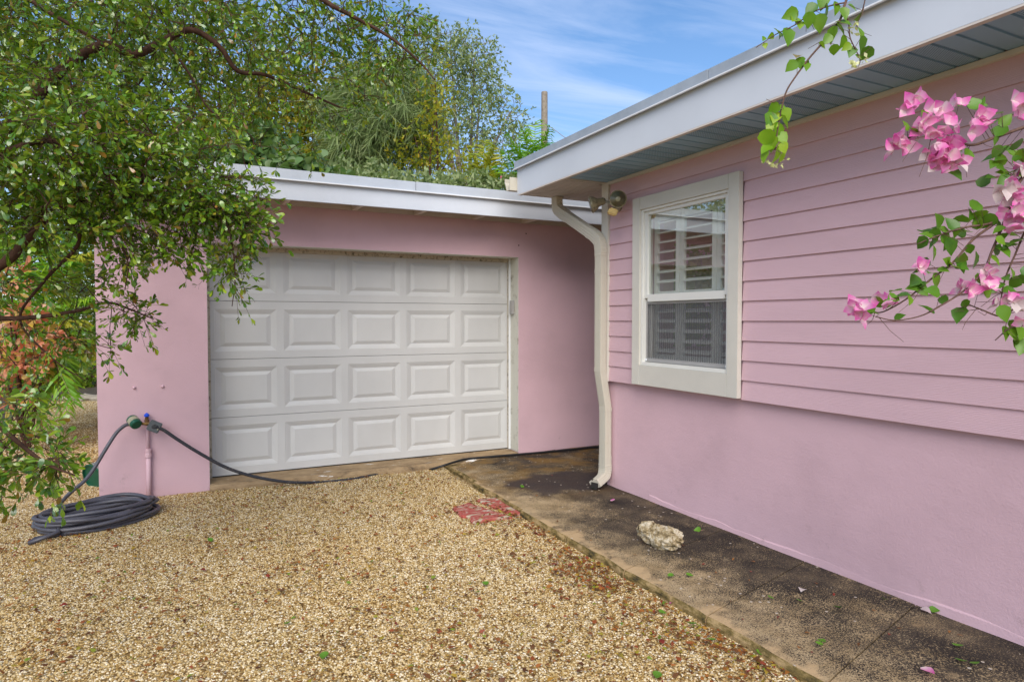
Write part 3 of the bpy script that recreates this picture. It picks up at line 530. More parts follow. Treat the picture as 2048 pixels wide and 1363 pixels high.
# window
def window():
    wi = MB(); wi.box(3.212, 3.2495, WY0, WY0 + .094, WZ0, WZ1); wi.box(3.212, 3.2495, WY1 - .094, WY1, WZ0, WZ1)
    w = wi.build('window', MT['creamv'], ho, .002)
    def sub(o): o.parent = w; o.matrix_parent_inverse = Matrix.Identity(4); return o
    def B(name, mt, *bx, bevel=.002):
        m = MB()
        for b in bx: m.box(*b)
        return sub(m.build(name, MT[mt], None, bevel))
    a, b = WY0 + .0945, WY1 - .0945
    B('head_casing', 'cream', (3.2125, 3.2495, a, b, WZ1 - .098, WZ1 - .0005)); B('sill_board', 'cream', (3.2125, 3.2495, a, b, WZ0 + .0005, 1.140))
    z0, z1 = 1.1405, WZ1 - .0985
    B('frame', 'vinyl', (3.226, 3.33, a, a + .022, z0, z1), (3.226, 3.33, b - .022, b, z0, z1), (3.226, 3.33, a + .022, b - .022, z1 - .018, z1), (3.226, 3.33, a + .022, b - .022, z0, z0 + .026))
    c, d = a + .0225, b - .0225
    B('upper_sash', 'vinyl', (3.245, 3.28, c, c + .036, 1.668, z1 - .0185), (3.245, 3.28, d - .036, d, 1.668, z1 - .0185), (3.245, 3.28, c + .036, d - .036, z1 - .045, z1 - .0185), (3.245, 3.28, c + .036, d - .036, 1.640, 1.697))
    B('lower_sash', 'vinyl', (3.284, 3.31, c, c + .036, z0 + .027, 1.665), (3.284, 3.31, d - .036, d, z0 + .027, 1.665), (3.284, 3.31, c + .036, d - .036, z0 + .027, z0 + .06), (3.284, 3.31, c + .036, d - .036, 1.62, 1.665))
    B('screen_frame', 'grey_box', (3.262, 3.272, c, c + .017, z0 + .03, 1.634), (3.262, 3.272, d - .017, d, z0 + .03, 1.634), (3.262, 3.272, c + .017, d - .017, z0 + .03, z0 + .056), (3.262, 3.272, c + .017, d - .017, 1.622, 1.634), bevel=0)
    B('screen_mesh', 'screen', (3.266, 3.2665, c + .017, d - .017, z0 + .056, 1.622), bevel=0)
    B('pane', 'glass', (3.262, 3.2625, c + .036, d - .036, 1.697, z1 - .045), bevel=0); B('pane', 'glass_low', (3.296, 3.2965, c + .036, d - .036, z0 + .06, 1.62), bevel=0)
    for y in (c + .02, d - .01): sub(MB().lathe((3.258, y, z0 + .043), (-1, 0, 0), [(0, .011), (.004, .011), (.006, .006)], 12).build('screen_latch', MT['white']))
    # plantation shutters inside
    for y0, y1 in ((c + .005, c + .20), (c + .205, c + .58), (c + .585, d - .005)):
        B('shutter_frame', 'shutter', (3.335, 3.358, y0, y0 + .045, z0, z1), (3.335, 3.358, y1 - .045, y1, z0, z1), (3.335, 3.358, y0 + .045, y1 - .045, z0, z0 + .09), (3.335, 3.358, y0 + .045, y1 - .045, z1 - .09, z1), (3.335, 3.358, y0 + .045, y1 - .045, 1.66, 1.72))
        z = z0 + .12
        while z < z1 - .10:
            if not 1.64 < z < 1.74: sub(MB().obox((3.347, (y0 + y1) / 2, z), (.034, 0, .010), (0, (y1 - y0) / 2 - .046, 0), (-.0015, 0, .0045)).build('louvre', MT['shutter']))
            z += .077
window()
m = MB(); m.box(3.47, 6.2, 1.6, 1.65, .9, 2.7); m.box(3.47, 3.8, 4.42, 4.47, .9, 2.7); m.box(4.6, 6.2, 4.42, 4.47, .9, 2.7); m.box(3.8, 4.6, 4.42, 4.47, .9, 1.25); m.box(3.8, 4.6, 4.42, 4.47, 2.2, 2.7); m.box(6.2, 6.25, 1.6, 1.9, .9, 2.7); m.box(6.2, 6.25, 4.2, 4.47, .9, 2.7); m.box(6.2, 6.25, 1.9, 4.2, .9, 1.1); m.box(6.2, 6.25, 1.9, 4.2, 2.45, 2.7); m.box(3.47, 6.2, 1.65, 4.42, .88, .9); m.build('room_wall', MT['inner'], ho)  # wide opening in the unseen far wall is added to let daylight in

# ---------------------------------------------------------------- floodlight on the corner
fl = thing('floodlight', 'rusty twin floodlight with motion sensor at the house corner under the eave', 'floodlight', (3.25, 4.48, 2.45))
m = MB(); m.lathe((3.250, 4.47, 2.45), (-1, 0, 0), [(0, .05), (.02, .048), (.03, .03), (.045, .028)], 16); m.build('mounting_plate', MT['lampn'], fl, smooth=True)
def lamp(p, d, arm):
    p = Vector(p); d = Vector(d).normalized(); o = MB().lathe(p, d, [(-.12, .020), (-.105, .030), (-.06, .034), (-.03, .058), (-.004, .068), (0, .071), (.006, .071), (.006, .064)], 24).build('lamp_head', MT['lamp'], fl, smooth=False)
    l = MB().lathe(p, d, [(.0062, .063), (.003, .04), (.0062, .02), (.009, .001)], 24).build('lens', MT['lens'], None, smooth=True); l.parent = o; l.matrix_parent_inverse = Matrix.Identity(4)
    MB().tube(smooth_path([arm, (Vector(arm) + p - d * .10) / 2 + Vector((-.01, 0, .006)), p - d * .105], 5), .012, None, 10).build('arm', MT['lampn'], fl, smooth=True)
lamp([3.111,4.293,2.466], (-.45, -.88, -.10), (3.205, 4.47, 2.455)); lamp([3.045,4.573,2.461], (-.86, .40, -.28), (3.205, 4.48, 2.455))
ms = MB().obox([3.071,4.31,2.362], (.030, -.016, -.012), (.014, .03, 0), (.010, -.004, .024)).build('motion_sensor', MT['sensor'], fl, .008)
MB().tube([(3.205, 4.47, 2.44), [3.071,4.31,2.362]], .009).build('sensor_arm', MT['lampn'], fl)

# ---------------------------------------------------------------- water tap, timers and hoses
tp = thing('standpipe', 'pink painted water pipe with brass tap against the garage pier', 'tap', (-.295, 6.19, 0))
MB().tube([(-.296, 6.192, -.05), (-.2945, 6.192, .36)], .0185, None, 14).build('riser_pipe', MT['stucco'], tp, smooth=True)
m = MB(); m.lathe((-.2945, 6.192, .35), (0, 0, 1), [(0, .0185), (.002, .026), (.03, .026), (.034, .022), (.05, .024), (.066, .024), (.07, .013)], 16); m.build('coupling', MT['stucco'], tp)
MB().tube([(-.2945, 6.192, .40), (-.300, 6.192, .66)], .0115, None, 12).build('upper_pipe', MT['stucco'], tp, smooth=True)
m = MB(); m.lathe((-.301, 6.185, .645), (0, 0, 1), [(0, .013), (.004, .018), (.02, .019), (.026, .014), (.042, .014), (.048, .008)], 12); m.tube([(-.301, 6.19, .665), (-.301, 6.14, .655), (-.302, 6.115, .635)], .012, .013, 10); m.tube([(-.34, 6.12, .648), (-.30, 6.112, .640), (-.262, 6.118, .648)], .0125, None, 10); m.build('tap_body', MT['brass'], tp)
m = MB(); m.lathe((-.301, 6.183, .690), (0, 0, 1), [(0, .006), (.004, .020), (.018, .021), (.026, .014), (.034, .004)], 12); m.build('tap_handle', MT['blue'], tp)
def timer_green():
    t = thing('hose_timer', 'round green and putty hose timer hanging left of the tap', 'hose timer', [-0.389,6.11,0.665]); c = Vector([-0.389,6.11,0.665]); ax = Vector((.42, -.80, -.42)).normalized()
    MB().lathe(c - ax * .022, ax, [(0, .042), (.003, .046), (.041, .046), (.044, .042)], 20).build('housing', MT['cream_pl'], t)
    MB().lathe(c + ax * .0225, ax, [(0, .043), (.004, .045), (.024, .041), (.030, .034), (.031, .001)], 20).build('dial', MT['green_pl'], t); MB().lathe(c - ax * .0225, -ax, [(0, .043), (.006, .045), (.020, .042), (.024, .034)], 20).build('back_cover', MT['green_pl'], t)
    e = Vector((-.338, 6.12, .648)); MB().tube([e, e + (c - e) * .62], .017, .015, 12).build('inlet', MT['dgrey'], t); h = Vector([[-0.406,6.1,0.647],[-0.451,6.09,0.644],[-0.513,6.07,0.587],[-0.587,6.03,0.463],[-0.66,6.0,0.332],[-0.722,5.95,0.248],[-0.807,5.9,0.18],[-0.907,5.967,0.06],[-0.94,5.739,0.05]][0]); MB().tube([c + (h - c) * .25, h + (h - c) * .2], .016, .018, 12).build('outlet', MT['dgrey'], t)
timer_green()
def timer_grey():
    c = Vector([-0.243,6.11,0.617]); t = thing('hose_timer', 'square grey hose timer box hanging right of the tap', 'hose timer', c)
    u = Vector((.88, -.1, -.46)).normalized(); v = Vector((-.06, -.99, .08)); v = (v - u * v.dot(u)).normalized(); w_ = u.cross(v)
    MB().obox(c, u * .047, v * .024, w_ * .044).build('case', MT['grey_pl'], t, .006); MB().lathe(c + v * .024, v, [(0, .020), (.003, .019), (.004, .014)], 18).build('dial', MT['dgrey'], t)
    MB().obox(c + v * .0245 + u * .034, u * .004, v * .001, w_ * .016).build('display', MT['cream_pl'], t)
    e = Vector((-.264, 6.118, .648)); MB().tube([e, e + (c - e) * .6], .018, .018, 12).build('inlet', MT['dgrey'], t)
    top = c - w_ * 0 + u * .047; h = Vector([[-0.231,6.09,0.619],[-0.166,6.09,0.577],[-0.075,6.08,0.5],[0.093,6.06,0.37],[0.284,6.04,0.24],[0.481,6.03,0.147],[0.685,6.02,0.083],[0.854,6.02,0.046],[1.081,6.068,0.012],[1.35,6.048,0.012],[1.582,6.125,0.008],[1.785,6.233,-0.012],[1.921,6.346,-0.03]][0]); MB().tube([top - u * .004, top + (h - top) * 1.05], .017, .016, 12).build('outlet', MT['dgrey'], t)
timer_grey()
hz = MB(); hz.tube(smooth_path([[-0.231,6.09,0.619],[-0.166,6.09,0.577],[-0.075,6.08,0.5],[0.093,6.06,0.37],[0.284,6.04,0.24],[0.481,6.03,0.147],[0.685,6.02,0.083],[0.854,6.02,0.046],[1.081,6.068,0.012],[1.35,6.048,0.012],[1.582,6.125,0.008],[1.785,6.233,-0.012],[1.921,6.346,-0.03]], 6), .0135, None, 10)
h1 = tag(hz.build('garden_hose', MT['dust'], smooth=True), 'dark hose hanging from the grey timer and running along the garage door', 'hose')
tag(MB().tube(smooth_path([[2.125,6.244,-0.03],[2.166,6.103,0.01],[2.261,6.032,0.05],[2.406,6.061,0.07],[2.574,6.135,0.07],[2.937,6.119,0.07],[3.519,6.074,0.07],[4.097,6.064,0.07],[4.586,6.068,0.07]], 6), .0115, None, 10).build('garden_hose', MT['black'], smooth=True), 'thin black hose lying along the wall foot right of the garage door', 'hose')
def coil():
    P = list(smooth_path([[-0.406,6.1,0.647],[-0.451,6.09,0.644],[-0.513,6.07,0.587],[-0.587,6.03,0.463],[-0.66,6.0,0.332],[-0.722,5.95,0.248],[-0.807,5.9,0.18],[-0.907,5.967,0.06],[-0.94,5.739,0.05]], 5)); cx, cy = -.592, 5.60; ux, uy = .935, .355; N = 30; turns = 11
    for i in range(N * turns):
        a = 2 * math.pi * i / N + 2.6; k = i / N
        ra = .355 + .035 * math.sin(k * 2.1) + .018 * math.sin(a * 2 + k) - .012 * (k % 3); rb = .215 + .045 * math.sin(k * 1.7 + 1) + .012 * math.cos(a * 3 + k)
        ox = .03 * math.sin(k * 1.3); oy = .03 * math.cos(k * 1.9)
        la, lb = ra * math.cos(a) + ox, rb * math.sin(a) + oy
        P.append(Vector((cx + ux * la - uy * lb, cy + uy * la + ux * lb, .020 + .010 * k + .010 * math.sin(a * 2 + k * 2.3))))
    for q in ((-.80, 5.30, .05), (-.95, 5.24, .02), (-.93, 5.33, .02), (-.72, 5.36, .02)): P.append(Vector(q))
    tag(MB().tube(P, .0145, None, 8).build('garden_hose', MT['rubber'], smooth=True), 'thick grey hose coiled on the gravel and rising to the green timer', 'hose')
coil()
tb = thing('tub', 'grey plastic tub with green rim tipped over behind the garage corner', 'tub', (-.80, 6.75, .12))
MB().lathe((-.575, 6.95, .16), (-.72, -.62, -.25), [(0, .09), (.02, .10), (.24, .125), (.242, .119), (.03, .092)], 20).build('tub_body', MT['tub'], tb, smooth=False)
MB().lathe((-.575 - .72 * .243, 6.95 - .62 * .243, .16 - .25 * .243), (-.72, -.62, -.25), [(0, .128), (.014, .128), (.015, .118), (.001, .117)], 20).build('rim', MT['green_pl'], tb)

# ---------------------------------------------------------------- rock, red paint patch, fallen bits
def rock():
    b = bmesh.new(); bmesh.ops.create_icosphere(b, subdivisions=5, radius=1)
    for v in b.verts:
        p = v.co.copy(); d = 1 + .16 * noise.noise(p * 1.6) + .13 * noise.noise(p * 4.2 + Vector((3, 1, 2))) - .10 * abs(noise.noise(p * 9 + Vector((1, 5, 2)))) - .05 * abs(noise.noise(p * 19))
        q = p * d; x, y, z = q.x * .155, q.y * .085, q.z * .078
        y *= 1.0 + .25 * math.tanh(x * 10); z += .02 if x < -.05 else 0; z *= 1.15 if x < -.03 else 1
        if abs(x + .045) < .025: y *= .86; z *= .92
        v.co = Vector((x, y, max(z, -.062)))
    me = bpy.data.meshes.new('coral_rock'); b.to_mesh(me); b.free(); me.materials.append(MT['coral']); o = link('coral_rock', me); o.location = [2.688,3.229,0.115]; o.rotation_euler = (0, 0, R(-58))
    tag(o, 'pitted pale coral rock lying on the dark walkway slab', 'rock')
rock()
def redpatch():
    o = thing('painted_slab', 'broken slab with flaking red paint sunk in the gravel beside the walkway', 'slab', (2.05, 4.6, 0)); Q = [[1.859,4.739,0.006],[2.102,4.854,0.006],[2.243,4.866,0.006],[2.352,4.711,0.006],[2.338,4.438,0.006],[2.239,4.315,0.006],[2.067,4.306,0.006],[1.868,4.313,0.006],[1.875,4.471,0.006],[1.835,4.575,0.006]]; c = Vector((sum(q[0] for q in Q) / len(Q), sum(q[1] for q in Q) / len(Q), 0))
    V = []; n = len(Q) * 6; pts = [Vector((q[0], q[1], 0)) for q in smooth_path(Q + [Q[0]], 6)[:-1]]
    cells = [[], []]
    for side in (0, 1):
        ln = [p for p in pts if (p.x - 2.13 + .25 * (p.y - 4.6) > .006 if side else p.x - 2.13 + .25 * (p.y - 4.6) < -.006)]
        ctr = sum(ln, Vector()) / len(ln); ln.sort(key=lambda p: math.atan2(p.y - ctr.y, p.x - ctr.x)); ln = [p + (p - ctr).normalized() * .045 * noise.noise(p * 15) for p in ln]
        k = len(ln); VV = [(p.x, p.y, -.03) for p in ln] + [(p.x, p.y, .018) for p in ln] + [(ctr.x + (p.x - ctr.x) * .9, ctr.y + (p.y - ctr.y) * .9, .026) for p in ln]
        F = [(i, (i + 1) % k, k + (i + 1) % k, k + i) for i in range(k)] + [(k + i, k + (i + 1) % k, 2 * k + (i + 1) % k, 2 * k + i) for i in range(k)] + [tuple(range(2 * k, 3 * k))]
        MB().add(VV, F).build('slab_fragment', MT['red'], o)
redpatch()
FALL = {}
def fallen_mesh(tpl, L, W_, mt, curl):
    T, F = tpl; V = T.copy(); V[:, 2] += curl * (V[:, 0] - .5) ** 2 * 1.4; V = V * np.array([L, W_, L]); return np_mesh('fallen_leaf', V, F, MT[mt])
for c in ('brown', 'red', 'orange', 'green', 'yellow'): FALL[c] = [fallen_mesh(OBOV, .027, .014, 'f_' + c, .5), fallen_mesh(RHOM, .024, .010, 'f_' + c, .9), fallen_mesh(OBOV, .032, .017, 'f_' + c, -.25)]
def flat_place(name, me, p, s=1, tilt=.25):
    a = rnd.uniform(0, 6.28); return place(name, me, p, (math.cos(a), math.sin(a), rnd.gauss(0, .1)), (rnd.gauss(0, tilt), rnd.gauss(0, tilt), 1), s)
def in_view(x, y): return y > .75 and (x * .893 - y * .449) / max(.1, (x * .449 + y * .893)) > -.80 and (x * .449 + y * .893) > 2.45
cnt = 0
while cnt < 240:
    if rnd.random() < .4: y = rnd.uniform(1.0, 5); x = 2.2 - abs(rnd.gauss(0, .22))
    else: x, y = rnd.uniform(-1.4, 2.2), rnd.uniform(1.2, 4.2)
    if not in_view(x, y): continue
    c = rnd.choices(['brown', 'orange', 'red', 'yellow'], [6, 4, 2, 1.4])[0]
    o = flat_place('fallen_leaf', rnd.choice(FALL[c]), (x, y, gz(x, y) + .016 + rnd.uniform(0, .006)), rnd.uniform(1.0, 1.75))
    tag(o, {'brown': 'small dry brown leaf lying loose on the gravel', 'orange': 'small orange brown leaf lying loose on the gravel', 'red': 'small dark red leaf lying loose on the gravel', 'yellow': 'small yellowed leaf lying loose on the gravel'}[c], 'fallen leaf', c + ' leaves dropped on the gravel'); cnt += 1
for k in range(46):
    x, y = rnd.uniform(2.32, 3.25), rnd.uniform(1.2, 5.2); c = rnd.choices(['brown', 'orange', 'red'], [3, 3, 2])[0]
    tag(flat_place('fallen_leaf', rnd.choice(FALL[c]), (x, y, .064), rnd.uniform(.6, 1.1)), {'brown': 'small dry brown leaf lying on the walkway slabs', 'orange': 'small orange leaf lying on the walkway slabs', 'red': 'small red leaf lying on the walkway slabs'}[c], 'fallen leaf', c + ' leaves dropped on the walkway')
gl = fallen_mesh(HEART, .042, .036, 'f_green', .5)
for p in [[3.086,4.565,0.057],[2.258,3.581,0.012],[2.4,2.817,0.057],[2.493,2.778,0.057],[2.887,2.095,0.057],[3.179,2.09,0.057],[3.265,1.899,0.057],[2.868,1.558,0.057],[2.89,1.507,0.057],[3.007,1.604,0.057],[2.214,2.616,0.012],[2.369,2.551,0.012],[2.189,2.363,0.012],[2.119,2.56,0.012],[2.236,2.03,0.012],[2.154,2.201,0.012],[1.742,2.107,0.012],[2.482,1.917,0.057],[2.49,1.913,0.057],[2.661,2.324,0.057],[3.128,3.342,0.057],[2.768,2.27,0.057],[2.686,3.284,0.012],[1.909,3.478,0.012],[1.489,3.251,0.012],[2.67,3.315,0.057],[2.574,4.914,0.057],[0.433,3.263,0.012],[0.531,2.897,0.012],[0.126,4.783,0.012]]:
    on = p[2] > .04
    tag(flat_place('green_leaf', gl, (p[0], p[1], p[2] + .012), rnd.uniform(.7, 1.25), .3), 'fresh green leaf fallen on the walkway slabs' if on else 'fresh green leaf fallen on the gravel', 'fallen leaf', 'green leaves dropped on the ' + ('walkway' if on else 'gravel'))
bt = fallen_mesh(HEART, .05, .042, 'bract', .25); bw = fallen_mesh(HEART, .05, .044, 'petal_w', -.2)
for p, lab in zip([[2.98,4.163,0.057],[2.915,2.347,0.057],[3.241,1.923,0.057],[2.276,2.618,0.012],[2.324,2.195,0.012],[2.675,1.577,0.057]], ['pink petal on the walkway between the downspout mouth and the rock', 'large whitish petal lying mid walkway nearer than the rock', 'white petal by the wall foot at the near end of the walkway', 'pink petal on the gravel near the rock', 'pink petal on the gravel close to the walkway edge at a joint', 'bright pink petal at the near end of the walkway slab']):
    tag(flat_place('fallen_petal', bw if 'whit' in lab else bt, (p[0], p[1], p[2] + .016), 1.0 if 'bright' not in lab else 1.2, .3), lab, 'petal')
def litter():
    P = []; 
    while len(P) < 10500:
        if rnd.random() < .15: y = rnd.uniform(.8, 5.0) ; x = 2.23 - abs(rnd.gauss(0, .20))
        elif rnd.random() < .25: x, y = rnd.uniform(-3, -.7), rnd.uniform(4, 10)
        else: x, y = rnd.uniform(-2.2, 2.22), rnd.uniform(1.0, 6.1)
        if noise.noise(Vector((x * 2.2, y * 2.2, 4))) + rnd.uniform(-.5, .5) > -.15: P.append((x, y, gz(x, y) + .012 + rnd.uniform(0, .012)))
    n = len(P); a = rng.uniform(0, 6.28, n); A = np.stack([np.cos(a), np.sin(a), rng.normal(0, .15, n)], 1); Nn = np.stack([rng.normal(0, .35, n), rng.normal(0, .35, n), np.ones(n)], 1)
    L = rng.uniform(.014, .036, n); kind(link('leaf_litter', leaves('leaf_litter', P, A, Nn, L, L * rng.uniform(.38, .68, n), OBOV, MT['litter'])), 'stuff')
litter()

# ---------------------------------------------------------------- plants
RT = np.array([.8933, -.4494, 0]); FW = np.array([.4494, .8933, 0]); UP = np.array([0, 0, 1.])
def blob_pts(blobs):
    out = []
    for c, (a, b, h), n in blobs:
        v = norm(rng.normal(size=(n, 3))) * (rng.uniform(0, 1, (n, 1)) ** .42)
        out.append(np.array(c) + v[:, :1] * a * RT + v[:, 1:2] * b * FW + v[:, 2:] * h * UP)
    return np.concatenate(out)
def colonize(limbs, targets, seg=.16, droop=.05, wob=.02):
    nodes = []; tips = []; twigs = []
    for P in limbs: nodes += [np.array(p) for p in smooth_path(P, 4)]
    nodes = np.array(nodes); d0 = np.array([np.min(np.sum((nodes - t) ** 2, 1)) for t in targets]); buf = np.zeros((len(nodes) + len(targets) * 8, 3)); k = len(nodes); buf[:k] = nodes
    for i in np.argsort(d0):
        t = targets[i]; j = int(np.argmin(np.sum((buf[:k] - t) ** 2, 1))); a = buf[j].copy(); L = np.linalg.norm(t - a); n = min(6, max(2, int(L / seg) + 1)); path = [a]
        for s in range(1, n + 1):
            u = s / n; p = a + (t - a) * u; p = p + np.array([0, 0, droop * L * math.sin(math.pi * u)]) + (rng.normal(0, wob, 3) * (L / .3) if s < n else 0); path.append(p)
            if k < len(buf): buf[k] = p; k += 1
        twigs.append(path); tips.append((t, norm(path[-1] - path[-2]), L))
    return twigs, tips
def twig_mesh(mb, twigs, r0, r1):
    for p in twigs: mb.tube(p, r0, r1, 3, False)
SPR = []
def sprays(tips, per, spread, ll, wr, up=.8, dirb=None, out=.55, jit=.6):
    P = []; A = []; Nn = []; SPR.clear()
    for t, d, L in tips:
        for s in range(per[1]):
            sd = norm(d * .8 + rng.normal(0, .65, 3) + np.array([0, 0, -.18])); ln = spread * rng.uniform(.5, 1.2); SPR.append([t, t + sd * ln * .5 - np.array([0, 0, .06 * ln]), t + sd * ln - np.array([0, 0, .25 * ln])])
            for q in range(per[0]):
                u = rng.uniform(.15, 1) if q < per[0] - 3 else 1; P.append(t + sd * ln * u - np.array([0, 0, .25 * ln * u * u])); A.append(norm(sd * out + rng.normal(0, jit, 3) + (dirb if dirb is not None else 0))); Nn.append(np.array([0, 0, up]) + rng.normal(0, .55, 3))
    n = len(P); L = rng.uniform(ll[0], ll[1], n); return np.array(P), np.array(A), np.array(Nn), L, L * rng.uniform(wr[0], wr[1], n)
def front_tree():
    base = Vector([-2.541,5.006,-0.759]); base.z = 0
    t = thing('shade_tree', 'small leaved green tree reaching in from the left over the garage pier', 'tree', base)
    LM = [[[[-1.741,4.467,1.692],[-1.159,4.242,2.021],[-0.653,4.18,2.701],[-0.549,4.154,2.826],[-0.374,4.104,2.958],[-0.224,4.084,2.93],[-0.079,4.07,3.028],[0.057,4.061,3.105],[0.195,4.045,3.029],[0.285,4.051,2.916],[0.436,4.088,2.931],[0.634,4.098,2.878],[0.869,4.089,2.806]],0.034,0.006],[[[-1.741,4.467,1.692],[-1.22,4.086,1.495],[-0.764,3.753,1.75],[-0.68,3.714,1.837],[-0.606,3.68,1.923],[-0.542,3.707,2.012],[-0.422,3.705,2.069],[-0.233,3.666,2.09],[0.027,3.59,2.038]],0.03,0.004],[[[-1.739,4.473,1.89],[-1.419,4.45,2.614],[-1.075,4.42,3.487],[-0.705,4.223,3.172],[-0.499,4.137,3.037],[-0.367,4.101,2.963]],0.022,0.006],[[[-1.474,4.34,1.914],[-0.866,3.765,2.2],[-0.671,3.613,2.26],[-0.59,3.574,2.293],[-0.499,3.584,2.298],[-0.396,3.584,2.2],[-0.228,3.611,2.164]],0.022,0.005],[[[-1.419,4.45,2.614],[-0.378,4.197,3.923],[0.349,3.931,3.604],[0.701,3.8,3.31],[0.863,3.772,3.235],[1.079,3.715,3.129],[1.248,3.682,3.004],[1.326,3.639,2.901]],0.024,0.003],[[[-1.637,4.179,1.356],[-1.026,3.42,1.255],[-0.732,3.102,1.193],[-0.587,2.968,1.07],[-0.468,2.883,0.972],[-0.371,2.832,0.927]],0.018,0.003],[[[-1.48,4.327,1.446],[-0.995,4.084,1.495],[-0.697,3.991,1.508],[-0.502,3.95,1.541],[-0.354,3.877,1.584],[-0.241,3.819,1.546],[-0.144,3.768,1.5]],0.016,0.0025],[[[-0.228,3.611,2.164],[-0.059,3.638,2.161],[0.095,3.613,2.097],[0.183,3.566,1.996],[0.217,3.543,1.846],[0.224,3.534,1.696],[0.209,3.538,1.565]],0.008,0.002],[[[-0.504,3.722,2.017],[-0.312,3.587,1.895],[-0.24,3.547,1.777],[-0.253,3.548,1.636]],0.007,0.002],[[[-0.228,3.611,2.164],[-0.038,3.799,2.296],[0.174,3.804,2.266],[0.32,3.783,2.183],[0.404,3.739,2.116]],0.008,0.002],[[[-0.079,4.07,3.028],[0.041,4.06,2.855],[0.139,4.06,2.677],[0.348,4.063,2.565],[0.359,4.054,2.478]],0.008,0.002],[[[-0.542,3.707,2.012],[-0.446,3.71,1.878],[-0.617,3.902,1.693],[-0.753,4.075,1.495],[-0.597,3.989,1.292],[-0.462,3.917,1.19]],0.012,0.002]]; fork = Vector(LM[0][0][0]); m = MB(); trunk_p = smooth_path([(base.x, base.y, -.1), (base.x + .05, base.y + .03, .6), (base.x + .02, base.y + .1, 1.2), tuple(fork - Vector((.15, .05, .35))), tuple(fork)], 6); m.tube(trunk_p, .10, .05, 12); m.build('trunk', MT['bark'], t, smooth=True)
    starts = []
    for P, r0, r1 in LM: MB().tube(smooth_path(P, 6), r0, r1, 7).build('limb', MT['bark'], t, smooth=True)
    for P in (LM[1], LM[2], LM[5], LM[6]): MB().tube([fork - Vector((0, 0, .1)), Vector(P[0][0])], .04, P[1], 7).build('limb', MT['bark'], t, smooth=True)
    pts = blob_pts([[[-0.56,4.256,3.033],[0.891,0.7,0.459],380],[[0.179,4.229,3.253],[0.762,0.6,0.41],240],[[0.933,4.079,3.407],[0.463,0.4,0.231],95],[[1.159,3.785,3.068],[0.208,0.2,0.223],34],[[-0.59,3.686,2.304],[0.532,0.6,0.347],330],[[-0.124,3.674,2.285],[0.469,0.5,0.296],260],[[0.119,3.657,2.068],[0.242,0.25,0.153],90],[[0.304,3.616,1.986],[0.103,0.1,0.116],18],[[0.368,3.758,2.143],[0.081,0.1,0.067],8],[[0.216,3.541,1.771],[0.04,0.06,0.188],16],[[-0.416,3.642,1.965],[0.376,0.4,0.129],60],[[-0.063,3.63,1.89],[0.197,0.25,0.099],22],[[-0.251,3.553,1.789],[0.047,0.06,0.118],11],[[0.478,4.231,2.835],[0.579,0.5,0.335],70],[[-0.705,4.058,1.699],[0.382,0.5,0.28],36],[[-0.573,3.98,1.393],[0.254,0.4,0.204],20],[[-0.71,3.704,1.125],[0.185,0.4,0.185],16],[[-0.252,3.825,1.541],[0.127,0.06,0.056],14],[[-0.571,2.957,0.986],[0.13,0.25,0.115],26],[[-0.636,2.993,1.07],[0.093,0.3,0.167],18],[[-0.461,2.878,0.954],[0.077,0.1,0.062],7],[[0.945,4.286,3.114],[0.486,0.4,0.291],45],[[-1.169,4.324,2.614],[0.662,0.9,0.84],200],[[-1.181,3.953,1.472],[0.416,0.6,0.463],25]]); twigs, tips = colonize([p for p, _, _ in LM], pts); m = MB(); twig_mesh(m, twigs, .0032, .0014); kind(m.build('twigs', MT['bark'], t), 'stuff')
    P, A, Nn, L, Wd = sprays(tips, (9, 3), .13, (.020, .050), (.33, .48), .75, np.array([.12, -.1, -.14]), .95, .42)
    m = MB(); twig_mesh(m, SPR, .0013, .0008); kind(m.build('sprigs', MT['bark'], t), 'stuff')
    dist = np.linalg.norm(P - np.array([0, 0, 1.495]), axis=1); q = P - np.array([0, 0, 1.495]); f = q @ FW; inside = (np.abs(q @ RT / f) < .8) & (np.abs(q[:, 2] / f) < .55); order = np.argsort(np.where(inside, dist / L, 1e9)); near = order[:300]; far = np.setdiff1d(np.arange(len(P)), near)
    kind(link('foliage', leaves('foliage', P[far], A[far], Nn[far], L[far], Wd[far], OBOV, MT['leaf']), t), 'stuff')
    lm = leaf_mesh('leaf', OBOV, 1, .48, MT['leaf'])
    for i in near: place('leaf', lm, P[i], A[i], Nn[i], float(L[i]), t)
front_tree()
def bg_tree(name, label, cat, spec, lsize, wr, tpl, mt, bark, per=(8, 2), spread=.3, th=None, group=None, r=.12, droop=.05, dirb=None, up=.8, out=.55, mult=1.0):
    (bx, by), blobs = spec; blobs = [[c, ax, max(4, int(n * mult))] for c, ax, n in blobs]; t = thing(name, label, cat, (bx, by, 0), group); cz = min(b[0][2] for b in blobs); top = Vector((bx, by, max(.3, cz * .6)))
    MB().tube(smooth_path([(bx, by, -.1), (bx + .06, by, top.z * .5), tuple(top)], 5), r, r * .75, 8).build('trunk', MT[bark], t, smooth=True); limbs = []
    for c, ax, n in blobs:
        P = [tuple(top), tuple((top + Vector(c)) / 2 + Vector((rnd.gauss(0, .12), rnd.gauss(0, .12), .15))), tuple(Vector(c) + Vector((0, 0, ax[2] * .3)))]; limbs.append(P); MB().tube(smooth_path(P, 5), r * .6, r * .15, 6).build('limb', MT[bark], t, smooth=True)
    twigs, tips = colonize(limbs, blob_pts(blobs), .3, droop); m = MB(); twig_mesh(m, twigs, r * .09, r * .04); kind(m.build('twigs', MT[bark], t), 'stuff')
    P, A, Nn, L, Wd = sprays(tips, per, spread, lsize, wr, up, dirb, out); kind(link('crown', leaves('crown', P, A, Nn, L, Wd, tpl, MT[mt]), t), 'stuff'); return t
